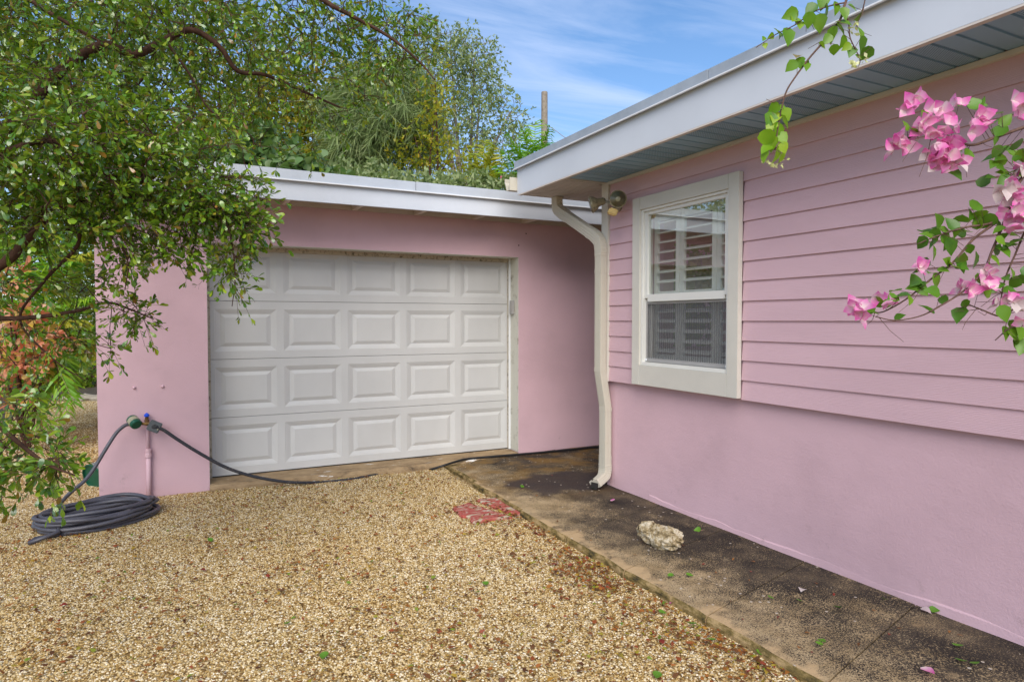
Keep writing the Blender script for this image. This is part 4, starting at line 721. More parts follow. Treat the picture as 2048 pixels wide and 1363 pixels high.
bg_tree('pine_tree', 'feathery grey green pine swept by wind behind the garage', 'tree', [[5.193,17.548],[[[4.221,15.413,6.455],[1.11,0.89,0.83],200],[[3.712,15.309,5.773],[0.69,0.6,0.62],130],[[3.476,15.794,6.634],[0.56,0.6,0.69],80],[[4.698,15.763,7.293],[0.97,0.78,0.69],130],[[5.014,15.569,6.307],[0.83,0.67,0.97],130]]], (.28, .55), (.022, .04), STRIP, 'needle', 'bark_g', (16, 3), .35, dirb=np.array([-.55, -.1, -.55]), up=.6, out=.4)
bg_tree('tall_tree', 'tallest airy grey green tree against the sky left of the pole', 'tree', [[8.932,21.266],[[[8.513,21.818,11.071],[1.06,0.85,1.06],150],[[9.298,21.404,10.54],[0.98,0.78,1.24],170],[[8.176,21.937,9.653],[0.98,0.78,1.24],150],[[9.436,21.284,9.121],[1.06,0.85,1.24],150],[[10.38,20.791,8.59],[0.71,0.6,0.89],70],[[8.552,21.697,8.235],[1.24,0.99,1.06],90],[[9.892,21.005,7.703],[1.06,0.85,0.8],70],[[7.57,22.311,11.603],[0.89,0.71,0.71],80]]], (.09, .18), (.32, .5), RHOM, 'leaf_g', 'bark_g', (6, 2), .42, dirb=np.array([.1, 0, -.25]), r=.16)
bg_tree('yellow_tree', 'yellow green broadleaf tree behind the garage roof at centre left', 'tree', [[2.411,16.707],[[[2.163,17.038,7.293],[1.36,1.09,0.99],180],[[3.031,16.567,6.306],[0.99,0.79,0.86],150],[[1.267,17.454,6.306],[1.36,1.09,1.11],200],[[3.681,16.213,5.567],[0.74,0.6,0.56],80],[[2.357,16.875,5.443],[1.48,1.18,0.74],200],[[3.926,16.151,7.293],[0.74,0.6,0.74],60]]], (.08, .15), (.45, .6), RHOM, 'leaf_y', 'bark', (8, 3), .34)
bg_tree('sparse_tree', 'thin sparse tree with golden leaves before the tall grey tree', 'tree', [[5.257,14.155],[[[5.219,14.339,6.122],[0.46,0.6,0.69],60],[[4.798,14.53,5.544],[0.58,0.6,0.58],60],[[5.516,14.157,5.197],[0.69,0.6,0.46],80],[[5.232,14.365,7.047],[0.35,0.6,0.46],30]]], (.07, .13), (.45, .6), RHOM, 'leaf_y', 'bark', (5, 2), .3, r=.07)
bg_tree('round_leaf_tree', 'low tree with big round leaves showing over the garage roof edge', 'tree', [[1.377,12.187],[[[1.377,12.288,4.333],[0.62,0.6,0.44],60],[[2.008,11.963,4.111],[0.53,0.6,0.27],40],[[0.821,12.565,4.244],[0.53,0.6,0.44],40],[[0.264,12.839,4.067],[0.53,0.6,0.44],40]]], (.14, .21), (.85, 1.0), OBOV, 'leaf_s', 'bark', (6, 2), .25, r=.08)
bg_tree('hedge', 'bushy green hedge showing along the garage roof line', 'hedge', [[3.661,12.718],[[[2.893,13.201,4.202],[0.6,0.6,0.35],120],[[3.609,12.839,4.152],[0.6,0.6,0.35],120],[[4.324,12.476,4.052],[0.6,0.6,0.35],120],[[5.039,12.114,4.002],[0.6,0.6,0.4],120],[[2.267,13.518,4.252],[0.5,0.6,0.3],80],[[5.666,11.797,3.952],[0.5,0.6,0.4],90]]], (.08, .16), (.4, .55), RHOM, 'leaf_g', 'bark_g', (9, 3), .28, r=.06)
bg_tree('background_tree', 'dense dark green tree far behind the shade tree at the left', 'tree', [[-4.249,18.938],[[[-3.747,18.908,7.739],[3.01,2.41,2.31],300],[[-1.177,17.582,6.814],[2.54,2.04,2.31],260],[[0.555,16.649,5.08],[1.85,1.48,1.5],180],[[-2.56,18.179,4.039],[2.78,2.22,1.5],260],[[-6.872,20.418,6.004],[2.89,2.31,3.47],200],[[-8.804,17.998,5.102],[3.47,2.78,2.89],400],[[-10.338,17.654,5.225],[4.05,3.24,3.7],400],[[0.186,16.946,8.202],[2.31,1.85,1.16],100]]], (.09, .17), (.45, .6), RHOM, 'leaf_d', 'bark', (8, 3), .4, r=.2)
bg_tree('dark_shrub', 'dark shrub at the far end of the gravel path', 'shrub', [[-2.06,17.276],[[[-2.08,17.235,0.043],[0.45,0.6,0.56],80],[[-2.525,17.471,0.378],[0.45,0.6,0.56],60],[[-1.762,17.422,0.355],[0.45,0.6,0.67],80],[[-1.935,17.15,-0.292],[0.34,0.6,0.28],30],[[-3.337,19.005,0.54],[1.01,0.81,1.01],120],[[-4.615,19.656,0.779],[1.01,0.81,1.34],120],[[-4.057,19.435,2.452],[1.79,1.43,1.34],260],[[-2.595,18.924,2.464],[1.23,0.98,1.23],200],[[-2.121,18.203,1.496],[0.67,0.6,0.78],90],[[-2.281,18.11,2.893],[0.89,0.72,1.01],170],[[-1.929,17.903,2.078],[0.56,0.6,1.01],120],[[-3.623,19.813,3.469],[1.79,1.43,1.01],200]]], (.06, .11), (.45, .6), RHOM, 'leaf_d', 'bark', (8, 2), .22, r=.05)
bg_tree('side_shrub', 'leafy bright shrub in the gap behind the house, glimpsed through the window', 'shrub', [[5.15, 5.45], [[[5.15, 5.45, 1.5], [.5, .35, .75], 120], [[4.7, 5.5, 2.0], [.4, .3, .4], 60]]], (.08, .15), (.45, .6), RHOM, 'palm', 'bark', (6, 2), .18, r=.03)
def frond(a, b, rise, mt, par, lf=.5, wd=.035, n=26):
    a = Vector(a); b = Vector(b); mid = (a + b) / 2 + Vector((0, 0, (b - a).length * rise * .55)); P = smooth_path([a, a + (mid - a) * .55 + Vector((0, 0, .05)), mid, b], 7); Q = [np.array(p) for p in P]
    m = MB(); m.tube(P, .014, .003, 4); pl = []; pa = []; pn = []; Ls = []
    for i in range(n * 2):
        u = .22 + .78 * (i // 2) / n; k = u * (len(Q) - 1); k0 = min(int(k), len(Q) - 2); p = Q[k0] + (Q[k0 + 1] - Q[k0]) * (k - k0); t = norm(Q[k0 + 1] - Q[k0]); s = np.cross(t, UP); s = norm(s) if np.linalg.norm(s) > .05 else RT; s = s * (1 if i % 2 else -1)
        pl.append(p); pa.append(norm(t * .75 + s * .9 + np.array([0, 0, -.22 - .3 * u]) + rng.normal(0, .07, 3))); pn.append(UP * .55 - FW * .5 + s * .3 + rng.normal(0, .35, 3)); Ls.append(lf * (math.sin(math.pi * min(1, .18 + u * .8)) * .8 + .2))
    T, F = STRIP; L = np.array(Ls); pl, pa, pn = map(np.array, (pl, pa, pn)); A = norm(pa); B = norm(np.cross(pn, A)); N2 = np.cross(A, B); Tz = T * np.array([1, 1, 2.2])
    V = pl[:, None] + A[:, None] * (Tz[None, :, 0:1] * L[:, None, None]) + B[:, None] * Tz[None, :, 1:2] * wd + N2[:, None] * (Tz[None, :, 2:3] * L[:, None, None])
    m.cur = 1; m.add(V.reshape(-1, 3).tolist(), [tuple(int(v) for v in f) for i in range(len(pl)) for f in F + i * len(T)]); m.build('frond', [MT['palm_stem'], MT[mt]], par)
pt = thing('areca_palm', 'clumping palm with bright green and yellow fronds left of the garage', 'palm', ([[[-1.817,10.282,0.363],[-1.049,8.112,0.605],0.5],[[-1.816,10.284,0.427],[-1.853,9.993,1.183],0.5],[[-1.72,10.684,0.444],[-1.187,8.623,0.441],0.5],[[-1.859,10.528,0.402],[-1.137,9.756,1.496],0.6],[[-1.859,10.528,0.402],[-1.372,10.317,1.363],0.6],[[-1.72,10.684,0.444],[-1.075,10.17,1.429],0.5],[[-1.978,10.588,0.402],[-1.473,9.932,1.685],0.6],[[-1.752,11.261,0.456],[-1.153,10.807,2.478],0.7],[[-2.009,11.39,0.456],[-1.345,10.674,2.319],0.7],[[-2.009,11.39,0.456],[-1.834,10.579,2.158],0.7],[[-1.752,11.261,0.456],[-1.063,10.403,1.835],0.6],[[-2.037,10.618,0.402],[-1.392,8.964,0.811],0.5],[[-1.816,10.284,0.427],[-1.401,8.391,0.325],0.5],[[-2.215,10.707,0.402],[-2.437,10.408,1.432],0.6],[[-2.214,10.709,0.468],[-2.029,10.438,1.754],0.6],[[-1.778,11.834,0.476],[-1.022,10.127,0.965],0.5],[[-1.809,11.624,0.423],[-1.511,11.11,2.772],0.7],[[-2.03,11.512,0.445],[-2.113,10.96,2.649],0.7]][0][0][0], [[[-1.817,10.282,0.363],[-1.049,8.112,0.605],0.5],[[-1.816,10.284,0.427],[-1.853,9.993,1.183],0.5],[[-1.72,10.684,0.444],[-1.187,8.623,0.441],0.5],[[-1.859,10.528,0.402],[-1.137,9.756,1.496],0.6],[[-1.859,10.528,0.402],[-1.372,10.317,1.363],0.6],[[-1.72,10.684,0.444],[-1.075,10.17,1.429],0.5],[[-1.978,10.588,0.402],[-1.473,9.932,1.685],0.6],[[-1.752,11.261,0.456],[-1.153,10.807,2.478],0.7],[[-2.009,11.39,0.456],[-1.345,10.674,2.319],0.7],[[-2.009,11.39,0.456],[-1.834,10.579,2.158],0.7],[[-1.752,11.261,0.456],[-1.063,10.403,1.835],0.6],[[-2.037,10.618,0.402],[-1.392,8.964,0.811],0.5],[[-1.816,10.284,0.427],[-1.401,8.391,0.325],0.5],[[-2.215,10.707,0.402],[-2.437,10.408,1.432],0.6],[[-2.214,10.709,0.468],[-2.029,10.438,1.754],0.6],[[-1.778,11.834,0.476],[-1.022,10.127,0.965],0.5],[[-1.809,11.624,0.423],[-1.511,11.11,2.772],0.7],[[-2.03,11.512,0.445],[-2.113,10.96,2.649],0.7]][0][0][1], 0))
for i, (a, b, r) in enumerate([[[-1.817,10.282,0.363],[-1.049,8.112,0.605],0.5],[[-1.816,10.284,0.427],[-1.853,9.993,1.183],0.5],[[-1.72,10.684,0.444],[-1.187,8.623,0.441],0.5],[[-1.859,10.528,0.402],[-1.137,9.756,1.496],0.6],[[-1.859,10.528,0.402],[-1.372,10.317,1.363],0.6],[[-1.72,10.684,0.444],[-1.075,10.17,1.429],0.5],[[-1.978,10.588,0.402],[-1.473,9.932,1.685],0.6],[[-1.752,11.261,0.456],[-1.153,10.807,2.478],0.7],[[-2.009,11.39,0.456],[-1.345,10.674,2.319],0.7],[[-2.009,11.39,0.456],[-1.834,10.579,2.158],0.7],[[-1.752,11.261,0.456],[-1.063,10.403,1.835],0.6],[[-2.037,10.618,0.402],[-1.392,8.964,0.811],0.5],[[-1.816,10.284,0.427],[-1.401,8.391,0.325],0.5],[[-2.215,10.707,0.402],[-2.437,10.408,1.432],0.6],[[-2.214,10.709,0.468],[-2.029,10.438,1.754],0.6],[[-1.778,11.834,0.476],[-1.022,10.127,0.965],0.5],[[-1.809,11.624,0.423],[-1.511,11.11,2.772],0.7],[[-2.03,11.512,0.445],[-2.113,10.96,2.649],0.7]]): frond((a[0], a[1], max(.15, a[2])), b, r, 'palm_y' if i % 4 == 3 else 'palm', pt, .50, .030, 38)
for k in range(5): MB().tube([(pt.location.x + rnd.gauss(0, .12), pt.location.y + rnd.gauss(0, .12), -.1), (pt.location.x + rnd.gauss(0, .2), pt.location.y + rnd.gauss(0, .2), .9)], .03, .02, 6).build('cane', MT['palm_stem'], pt)
for lab, idx, mts in (('green palm fronds rising behind the roof left of the pole', range(0, 5), 'palm_y'), ('feathery palm at the foot of the pole beside the white fascia', range(5, 17), 'palm')):
    FR = [[[[5.974,13.209,3.939],[6.107,12.968,5.328],0.5],[[5.974,13.209,3.939],[5.664,13.183,5.109],0.5],[[5.974,13.209,3.939],[6.296,12.857,4.89],0.4],[[5.974,13.209,3.939],[5.462,13.269,4.671],0.4],[[5.974,13.209,3.939],[5.893,13.079,5.437],0.5],[[6.479,11.822,3.563],[6.182,11.813,5.414],0.5],[[6.479,11.822,3.563],[6.683,11.563,5.465],0.5],[[6.479,11.822,3.563],[5.908,11.948,5.312],0.5],[[6.479,11.822,3.563],[5.671,12.043,4.651],0.5],[[6.479,11.822,3.563],[6.412,11.703,5.567],0.5],[[6.479,11.822,3.563],[6.998,11.396,5.211],0.5],[[6.479,11.822,3.563],[6.039,11.869,4.956],0.5],[[6.479,11.822,3.563],[6.315,11.737,5.16],0.5],[[6.479,11.822,3.563],[5.619,12.053,4.193],0.4],[[6.479,11.822,3.563],[5.812,11.983,4.956],0.5],[[6.479,11.822,3.563],[5.987,11.879,4.499],0.4],[[6.479,11.822,3.563],[6.544,11.626,5.262],0.5]][i] for i in idx]; p0 = FR[0][0]; o = thing('palm_tree', lab, 'palm', (p0[0], p0[1], 0)); MB().tube([(p0[0], p0[1], -.1), (p0[0], p0[1], p0[2])], .09, .06, 8).build('trunk', MT['bark_g'], o)
    for a, b, r in FR: frond(a, b, r * .6, mts, o, .62, .034, 34)
def croton():
    CR = [[[-1.79,9.189,1.495],[0.22,0.22,0.2],20],[[-1.6,8.853,1.051],[0.22,0.22,0.2],24],[[-1.729,8.794,0.729],[0.22,0.22,0.2],16],[[-1.412,8.988,1.21],[0.22,0.22,0.2],20],[[-1.832,9.451,1.964],[0.22,0.22,0.2],12],[[-1.629,9.332,1.495],[0.22,0.22,0.2],12],[[-1.82,8.856,1.167],[0.22,0.22,0.2],20]]; t = thing('croton_shrub', 'croton shrub with salmon orange and red leaves among the palms', 'shrub', (CR[1][0][0], CR[1][0][1], 0)); limbs = []
    for c, ax, n in CR:
        P = [(t.location.x, t.location.y, 0), (t.location.x * .4 + c[0] * .6, t.location.y * .4 + c[1] * .6, c[2] * .6), tuple(c)]; limbs.append(P); MB().tube(smooth_path(P, 4), .02, .008, 6).build('stem', MT['bark'], t)
    tw, tips = colonize(limbs, blob_pts(CR), .2); P, A, Nn, L, Wd = sprays(tips, (4, 2), .10, (.08, .15), (.32, .5), .8); kind(link('foliage', leaves('foliage', P, A, Nn, L, Wd, OBOV, MT['croton']), t), 'stuff')
croton()
def pink_vine():
    Q = [[6.026,11.621,4.082],[6.204,11.53,4.062],[6.338,11.461,4.022],[6.562,11.347,3.982],[6.758,11.248,3.972],[6.919,11.166,3.942],[7.098,11.075,3.922],[7.259,10.994,3.902],[7.384,10.93,3.882],[7.5,10.871,3.862]]; t = thing('flowering_shrub', 'tall pink flowering shrub behind the garage roof, seen under the house eave', 'shrub', (Q[4][0], Q[4][1], 0)); P = []
    for q in Q[::3]: MB().tube(smooth_path([(t.location.x + (q[0] - t.location.x) * .3, t.location.y, -.1), (t.location.x + (q[0] - t.location.x) * .7, q[1], q[2] * .5), tuple(q)], 5), .03, .008, 6).build('stem', MT['bark'], t)
    for q in Q:
        for _ in range(70): P.append((q[0] + rng.normal(0, .22), q[1] + rng.normal(0, .25), q[2] - .10 + rng.normal(0, .13)))
    P = np.array(P); n = len(P); A = norm(rng.normal(size=(n, 3))); Nn = rng.normal(size=(n, 3)) + UP; L = rng.uniform(.09, .15, n); h = rng.uniform(size=n) < np.where(P[:, 0] < Q[2][0], .8, .35)
    kind(link('flowers', leaves('flowers', P[h], A[h], Nn[h], L[h], L[h] * .7, RHOM, MT['pinkfl']), t), 'stuff'); kind(link('foliage', leaves('foliage', P[~h], A[~h], Nn[~h], L[~h], L[~h] * .6, RHOM, MT['palm']), t), 'stuff')
pink_vine()
def pole():
    a, b = [[12.985,22.912,10.618],[12.856,22.652,1.5]]; p = thing('utility_pole', 'weathered wooden pole rising behind the palms against the sky', 'pole', (a[0], a[1], 0)); m = MB(); m.tube([(a[0], a[1], -.2), (a[0], a[1], a[2])], .17, .125, 14); m.build('shaft', MT['pole'], p, smooth=False)
    MB().lathe((a[0], a[1], a[2]), (0, 0, 1), [(0, .127), (.02, .11), (.03, .02)], 14).build('cap', MT['pole'], p)
    tag(MB().tube(smooth_path([[-7.802,26.496,6.274],[1.89,26.159,7.935],[7.483,24.484,8.493],[11.729,23.493,9.195],[12.948,22.884,9.315],[13.43,22.059,8.673]], 8), .016, None, 5).build('power_line', MT['wire']), 'thin wire strung to the wooden pole in front of the trees', 'wire')
pole()
for k in range(6):
    b = bmesh.new(); bmesh.ops.create_icosphere(b, subdivisions=2, radius=.14)
    for v in b.verts: v.co = Vector((v.co.x * 1.3, v.co.y, v.co.z * .6)) * (1 + .3 * noise.noise(v.co * 9 + Vector((k, 0, 0))))
    me = bpy.data.meshes.new('border_stone'); b.to_mesh(me); b.free(); me.materials.append(MT['stone_b']); o = link('border_stone', me); o.location = (-1.95 + .26 * k, 14.4 - .1 * k, .05); tag(o, 'grey border stone in the row edging the far gravel path', 'stone', 'stones edging the far path')

# ---------------------------------------------------------------- bougainvillea in the foreground
vl = leaf_mesh('leaf', HEART, .048, .038, MT['vine']); vy = leaf_mesh('leaf', HEART, .046, .040, MT['vine_l']); vo = leaf_mesh('leaf', HEART, .046, .038, MT['vine_o']); br = leaf_mesh('bract', HEART, .034, .031, MT['bract']); bwm = leaf_mesh('bract', HEART, .032, .030, MT['petal_w'])
def stem_side(stems):
    return np.array([np.array(p) for P, _, _ in stems for p in smooth_path(P, 6)])
def twiglets(stems, par, n, ln):
    for _ in range(n):
        P, r0, r1 = rnd.choice(stems); Q = smooth_path(P, 6); p = Q[rnd.randrange(len(Q) // 3, len(Q))]; d = rv(1).normalized() * ln * rnd.uniform(.4, 1.2); d.z -= .3 * ln
        MB().tube([p, p + d * .5 + rv(.006), p + d], .0011, .0006, 4, False).build('twig', MT['stem'], par)
def bougain():
    S = [[[[2.666,0.814,2.257],[2.403,0.886,2.137],[2.201,0.929,2.071],[2.063,0.974,2.024],[1.981,1.004,1.993],[1.909,1.028,1.97],[1.854,1.056,1.995],[1.8,1.084,2.008],[1.751,1.108,1.984]],0.006,0.002],[[[2.874,0.818,2.174],[2.6,0.898,2.112],[2.336,0.972,2.023],[2.19,0.998,1.954],[2.126,1.016,1.881],[2.096,1.029,1.816],[2.061,1.045,1.774],[1.979,1.074,1.758],[1.916,1.106,1.737],[1.858,1.134,1.711]],0.007,0.0016],[[[2.126,1.016,1.881],[2.081,1.024,1.779],[2.037,1.032,1.693],[2.015,1.041,1.637],[1.955,1.058,1.58],[1.892,1.088,1.535],[1.842,1.112,1.507],[1.779,1.143,1.495],[1.731,1.168,1.505]],0.004,0.0015],[[[2.06,1.045,1.766],[2.009,1.069,1.724],[1.957,1.093,1.659],[1.899,1.121,1.61],[1.834,1.151,1.553],[1.77,1.182,1.517],[1.739,1.199,1.535]],0.004,0.0015],[[[2.797,0.789,1.826],[2.463,0.899,1.774],[2.269,0.975,1.8],[2.168,1.002,1.768],[2.117,1.014,1.681],[2.09,1.025,1.61],[2.076,1.029,1.538]],0.005,0.0015],[[[2.523,0.856,1.422],[2.265,0.966,1.496],[2.151,1.001,1.481],[2.101,1.014,1.474],[2.062,1.032,1.438]],0.004,0.0015],[[[2.461,0.894,1.613],[2.266,0.968,1.568],[2.149,1.004,1.553],[2.086,1.023,1.507],[2.025,1.054,1.527],[1.987,1.074,1.545]],0.004,0.0015]]; t = thing('bougainvillea', 'bougainvillea with pink bracts arching in from the right before the siding', 'vine', S[0][0][0]); pts = stem_side(S)
    for P, r0, r1 in S: MB().tube(smooth_path(P, 6), r0, r1, 6).build('stem', MT['stem'], t, smooth=True)
    root = Vector(S[0][0][0]); MB().tube(smooth_path([(root.x + .5, root.y - .3, -.1), (root.x + .4, root.y - .3, 1.0), tuple(root)], 5), .02, .007, 8).build('stem', MT['stem'], t, smooth=True)
    for P, r0, r1 in S[1:]: 
        if P[0][0] > 2.3: MB().tube(smooth_path([(root.x + .4, root.y - .3, 1.0), tuple((Vector(P[0]) + Vector((root.x + .4, root.y - .3, 1.0))) / 2), P[0]], 4), .008, r0, 6).build('stem', MT['stem'], t)
    twiglets(S, t, 34, .10)
    for p in [[1.898,1.037,2.086],[1.922,1.025,2.079],[1.941,1.016,2.09],[1.982,1.005,2.058],[1.993,0.998,2.011],[2.008,0.991,2.041],[1.981,1.003,1.98],[1.975,1.008,2.034],[1.732,1.096,2.021],[1.751,1.086,2.008],[1.79,1.078,2.035],[1.857,1.031,1.958],[1.881,1.018,1.938],[1.844,1.035,1.891],[2.095,1.035,1.98],[2.12,1.021,1.952],[2.082,1.04,1.93],[2.107,1.027,1.916],[2.14,1.012,1.966],[2.062,1.049,1.902],[2.082,1.041,1.955],[2.063,1.05,1.938],[2.127,1.019,1.995],[2.094,1.033,1.892],[2.14,1.01,1.916],[2.054,1.049,1.781],[2.029,1.062,1.795],[2.004,1.075,1.798],[1.984,1.084,1.781],[1.958,1.096,1.766],[1.971,1.089,1.745],[1.99,1.08,1.749],[1.933,1.109,1.752],[1.913,1.118,1.738],[1.894,1.128,1.738],[1.881,1.133,1.717],[1.907,1.12,1.712],[1.91,1.118,1.688],[1.951,1.098,1.712],[1.939,1.105,1.726],[2.017,1.069,1.821],[2.073,1.039,1.766],[2.099,1.026,1.781],[2.106,1.01,1.737],[2.093,1.015,1.708],[2.118,1.003,1.722],[2.074,1.026,1.73],[2.029,1.061,1.764],[2.054,1.033,1.666],[2.074,1.025,1.694],[2.003,1.059,1.659],[1.972,1.074,1.644],[1.946,1.087,1.652],[1.927,1.096,1.637],[1.934,1.094,1.659],[1.902,1.12,1.631],[1.912,1.114,1.61],[1.886,1.127,1.602],[1.861,1.14,1.61],[1.854,1.143,1.588],[1.879,1.13,1.581],[1.871,1.134,1.592],[1.817,1.126,1.547],[1.792,1.139,1.563],[1.773,1.148,1.557],[1.723,1.173,1.531],[1.736,1.167,1.545],[1.726,1.171,1.517],[1.795,1.136,1.507],[1.974,1.08,1.517],[1.987,1.074,1.538],[2.015,1.051,1.609],[2.034,1.04,1.578],[2.063,1.026,1.592],[2.081,1.018,1.615],[2.098,1.01,1.63],[2.104,1.006,1.602],[2.091,1.012,1.581],[2.126,1.001,1.467],[2.107,1.011,1.46],[2.113,1.007,1.439],[2.088,1.02,1.46],[2.132,0.997,1.424],[2.072,1.037,1.695],[2.137,1.007,1.781],[2.135,1.002,1.61],[2.002,1.072,1.695]] + [[q[0] + rnd.gauss(0, .02), q[1] + rnd.gauss(0, .03), q[2] + rnd.gauss(0, .02)] for q in [[1.898,1.037,2.086],[1.922,1.025,2.079],[1.941,1.016,2.09],[1.982,1.005,2.058],[1.993,0.998,2.011],[2.008,0.991,2.041],[1.981,1.003,1.98],[1.975,1.008,2.034],[1.732,1.096,2.021],[1.751,1.086,2.008],[1.79,1.078,2.035],[1.857,1.031,1.958],[1.881,1.018,1.938],[1.844,1.035,1.891],[2.095,1.035,1.98],[2.12,1.021,1.952],[2.082,1.04,1.93],[2.107,1.027,1.916],[2.14,1.012,1.966],[2.062,1.049,1.902],[2.082,1.041,1.955],[2.063,1.05,1.938],[2.127,1.019,1.995],[2.094,1.033,1.892],[2.14,1.01,1.916],[2.054,1.049,1.781],[2.029,1.062,1.795],[2.004,1.075,1.798],[1.984,1.084,1.781],[1.958,1.096,1.766],[1.971,1.089,1.745],[1.99,1.08,1.749],[1.933,1.109,1.752],[1.913,1.118,1.738],[1.894,1.128,1.738],[1.881,1.133,1.717],[1.907,1.12,1.712],[1.91,1.118,1.688],[1.951,1.098,1.712],[1.939,1.105,1.726],[2.017,1.069,1.821],[2.073,1.039,1.766],[2.099,1.026,1.781],[2.106,1.01,1.737],[2.093,1.015,1.708],[2.118,1.003,1.722],[2.074,1.026,1.73],[2.029,1.061,1.764],[2.054,1.033,1.666],[2.074,1.025,1.694],[2.003,1.059,1.659],[1.972,1.074,1.644],[1.946,1.087,1.652],[1.927,1.096,1.637],[1.934,1.094,1.659],[1.902,1.12,1.631],[1.912,1.114,1.61],[1.886,1.127,1.602],[1.861,1.14,1.61],[1.854,1.143,1.588],[1.879,1.13,1.581],[1.871,1.134,1.592],[1.817,1.126,1.547],[1.792,1.139,1.563],[1.773,1.148,1.557],[1.723,1.173,1.531],[1.736,1.167,1.545],[1.726,1.171,1.517],[1.795,1.136,1.507],[1.974,1.08,1.517],[1.987,1.074,1.538],[2.015,1.051,1.609],[2.034,1.04,1.578],[2.063,1.026,1.592],[2.081,1.018,1.615],[2.098,1.01,1.63],[2.104,1.006,1.602],[2.091,1.012,1.581],[2.126,1.001,1.467],[2.107,1.011,1.46],[2.113,1.007,1.439],[2.088,1.02,1.46],[2.132,0.997,1.424],[2.072,1.037,1.695],[2.137,1.007,1.781],[2.135,1.002,1.61],[2.002,1.072,1.695]][14:] if rnd.random() < .55]:
        p = Vector(p); q = Vector(pts[int(np.argmin(np.sum((pts - np.array(p)) ** 2, 1)))]); a = (p - q).normalized() * .6 + rv(.35) + Vector((0, 0, -.35)); place('leaf', vl, p - a.normalized() * .02, a, Vector((-.35, -.6, .6)) + rv(.4), rnd.uniform(.65, 1.2), t)
        if (p - q).length > .012: MB().tube([q, p - a.normalized() * .02], .0009, .0007, 3, False).build('leaf_stalk', MT['stem'], t)
    for c, n, s, kd in [[[1.757,1.086,2.092],3,0.017,0],[[1.735,1.096,2.051],2,0.012,0],[[1.812,1.057,2.061],3,0.02,0],[[1.719,1.101,1.973],6,0.027,0],[[1.777,1.073,2.01],7,0.035,0],[[1.845,1.038,1.994],8,0.04,0],[[1.803,1.058,1.945],12,0.04,1],[[1.833,1.042,1.927],8,0.035,1],[[1.917,1.015,2.026],4,0.022,0],[[1.875,1.037,2.071],2,0.013,0],[[2.054,0.981,2.079],4,0.027,0],[[2.055,1.018,1.86],5,0.028,2],[[2.097,0.995,1.832],7,0.042,1],[[2.084,1.0,1.79],5,0.031,1],[[1.663,1.18,1.523],6,0.025,3],[[1.754,1.158,1.545],2,0.014,3],[[1.723,1.173,1.549],1,0.008,3],[[1.838,1.119,1.641],3,0.014,3],[[2.009,1.033,1.634],3,0.014,3],[[1.974,1.048,1.587],5,0.028,3],[[2.012,1.03,1.601],3,0.02,3],[[2.068,1.0,1.535],6,0.031,2],[[2.121,1.009,1.921],3,0.023,1]]:
        c = Vector(c)
        for _ in range(int(n * 1.15 + .5)):
            o = c + rv(s * .5); face = (Vector((-.45, -.85, -.1)) + rv(.6)).normalized()
            for k in range(3):
                side = face.orthogonal().normalized(); side.rotate(Quaternion(face, k * 2.094 + rnd.random())); a = side * .75 + face * .6
                place('bract', bwm if rnd.random() < (0, .12, .55, 0)[kd] else br, o, a, -side * .5 + face, rnd.uniform(.75, 1.15), t)
bougain()
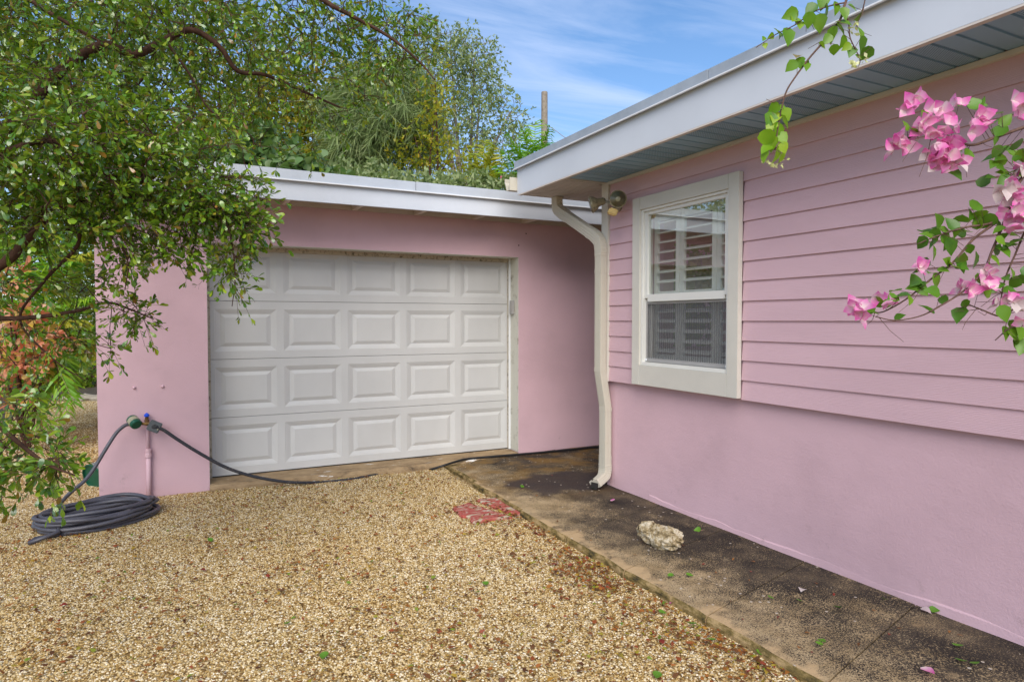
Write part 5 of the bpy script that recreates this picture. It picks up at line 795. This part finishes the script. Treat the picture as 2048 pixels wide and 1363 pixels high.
def hanging():
    S = [[[[1.689,1.148,2.574],[1.605,1.152,2.423],[1.556,1.151,2.321],[1.544,1.155,2.282],[1.514,1.169,2.236],[1.472,1.188,2.183],[1.428,1.197,2.127],[1.406,1.206,2.088],[1.386,1.204,2.033],[1.377,1.206,1.987],[1.37,1.208,1.936]],0.004,0.0015],[[[1.558,1.15,2.327],[1.521,1.168,2.318],[1.48,1.188,2.301],[1.438,1.208,2.268],[1.391,1.231,2.242],[1.346,1.252,2.209]],0.0022,0.001],[[[1.554,1.152,2.314],[1.564,1.145,2.275],[1.557,1.135,2.231],[1.571,1.128,2.199],[1.582,1.121,2.17]],0.0022,0.001],[[[1.635,1.137,2.423],[1.603,1.127,2.334],[1.593,1.131,2.295],[1.581,1.136,2.262]],0.002,0.001]]; t = thing('bougainvillea_branch', 'leafy green bougainvillea branch dangling from the top in front of the fascia', 'vine', S[0][0][0]); pts = stem_side(S)
    for P, r0, r1 in S: MB().tube(smooth_path(P, 6), r0, r1, 6).build('stem', MT['stem'], t, smooth=True)
    twiglets(S, t, 8, .05)
    for p, s, c in [[[1.503,1.177,2.324],1,0],[[1.474,1.191,2.308],1,0],[[1.471,1.192,2.279],1.1,0],[[1.438,1.208,2.284],0.9,0],[[1.427,1.215,2.295],0.9,0],[[1.45,1.202,2.266],0.7,0],[[1.497,1.179,2.275],1.2,0],[[1.511,1.172,2.301],1,0],[[1.535,1.161,2.308],0.9,0],[[1.397,1.228,2.253],0.9,0],[[1.403,1.225,2.232],0.6,0],[[1.421,1.215,2.24],1.1,0],[[1.373,1.239,2.232],0.5,0],[[1.361,1.245,2.223],0.4,0],[[1.369,1.24,2.203],0.4,0],[[1.579,1.138,2.31],0.8,0],[[1.585,1.135,2.287],0.8,0],[[1.544,1.144,2.27],1,0],[[1.538,1.146,2.251],1,0],[[1.517,1.156,2.238],1,0],[[1.501,1.163,2.222],0.9,0],[[1.52,1.153,2.192],0.8,0],[[1.538,1.144,2.214],1,0],[[1.499,1.164,2.205],0.6,0],[[1.543,1.142,2.201],0.7,0],[[1.583,1.123,2.238],1,0],[[1.585,1.121,2.212],1,0],[[1.559,1.133,2.192],0.8,0],[[1.594,1.116,2.188],0.9,0],[[1.547,1.143,2.29],0.8,0],[[1.586,1.119,2.175],0.6,0],[[1.433,1.196,2.183],0.9,2],[[1.417,1.204,2.153],0.9,0],[[1.44,1.192,2.16],0.7,0],[[1.454,1.185,2.157],0.9,0],[[1.461,1.182,2.17],0.5,0],[[1.366,1.214,2.039],0.9,1],[[1.372,1.21,2.02],1.1,1],[[1.395,1.198,2.007],1.1,1],[[1.36,1.215,1.994],1,1],[[1.377,1.206,1.985],1.2,1],[[1.352,1.218,1.968],1.1,1],[[1.389,1.199,1.964],1,1],[[1.365,1.211,1.949],1.1,1],[[1.347,1.219,1.936],1,1],[[1.391,1.197,1.936],0.9,1],[[1.373,1.206,1.923],1,1],[[1.345,1.22,1.912],0.7,1],[[1.382,1.201,1.907],0.7,1],[[1.36,1.216,2.013],0.9,1],[[1.401,1.196,2.024],0.8,1],[[1.384,1.205,2.046],0.6,1]]:
        p = Vector(p); q = Vector(pts[int(np.argmin(np.sum((pts - np.array(p)) ** 2, 1)))]); a = (p - q).normalized() * .4 + rv(.34) + Vector((0, 0, -.7)); o = place('leaf', (vl, vy, vo)[c] if c else (vl if rnd.random() < .35 else vy), p - a.normalized() * .022, a, Vector((-.45, -.85, .35)) + rv(.62), s * rnd.uniform(.8, 1.05), t)
        if (p - q).length > .012: MB().tube([q, p - a.normalized() * .022], .0008, .0007, 3, False).build('leaf_stalk', MT['stem'], t)
    for p in [[1.567,1.131,2.254],[1.576,1.127,2.261],[1.562,1.133,2.243],[1.57,1.127,2.162],[1.582,1.121,2.173],[1.559,1.132,2.16],[1.591,1.116,2.175],[1.568,1.127,2.155],[1.357,1.225,1.906],[1.372,1.217,1.899],[1.39,1.208,1.902],[1.364,1.221,1.897],[1.396,1.206,1.915]]:
        p = Vector(p)
        for _ in range(4): place('bud', BUD, p + rv(.004), rv(1), rv(1), rnd.uniform(.7, 1.2), t)
BUD = leaf_mesh('bud', RHOM, .014, .008, MT['bud'])
hanging()
for o in bpy.data.objects:
    if '_base' in o: del o['_base']
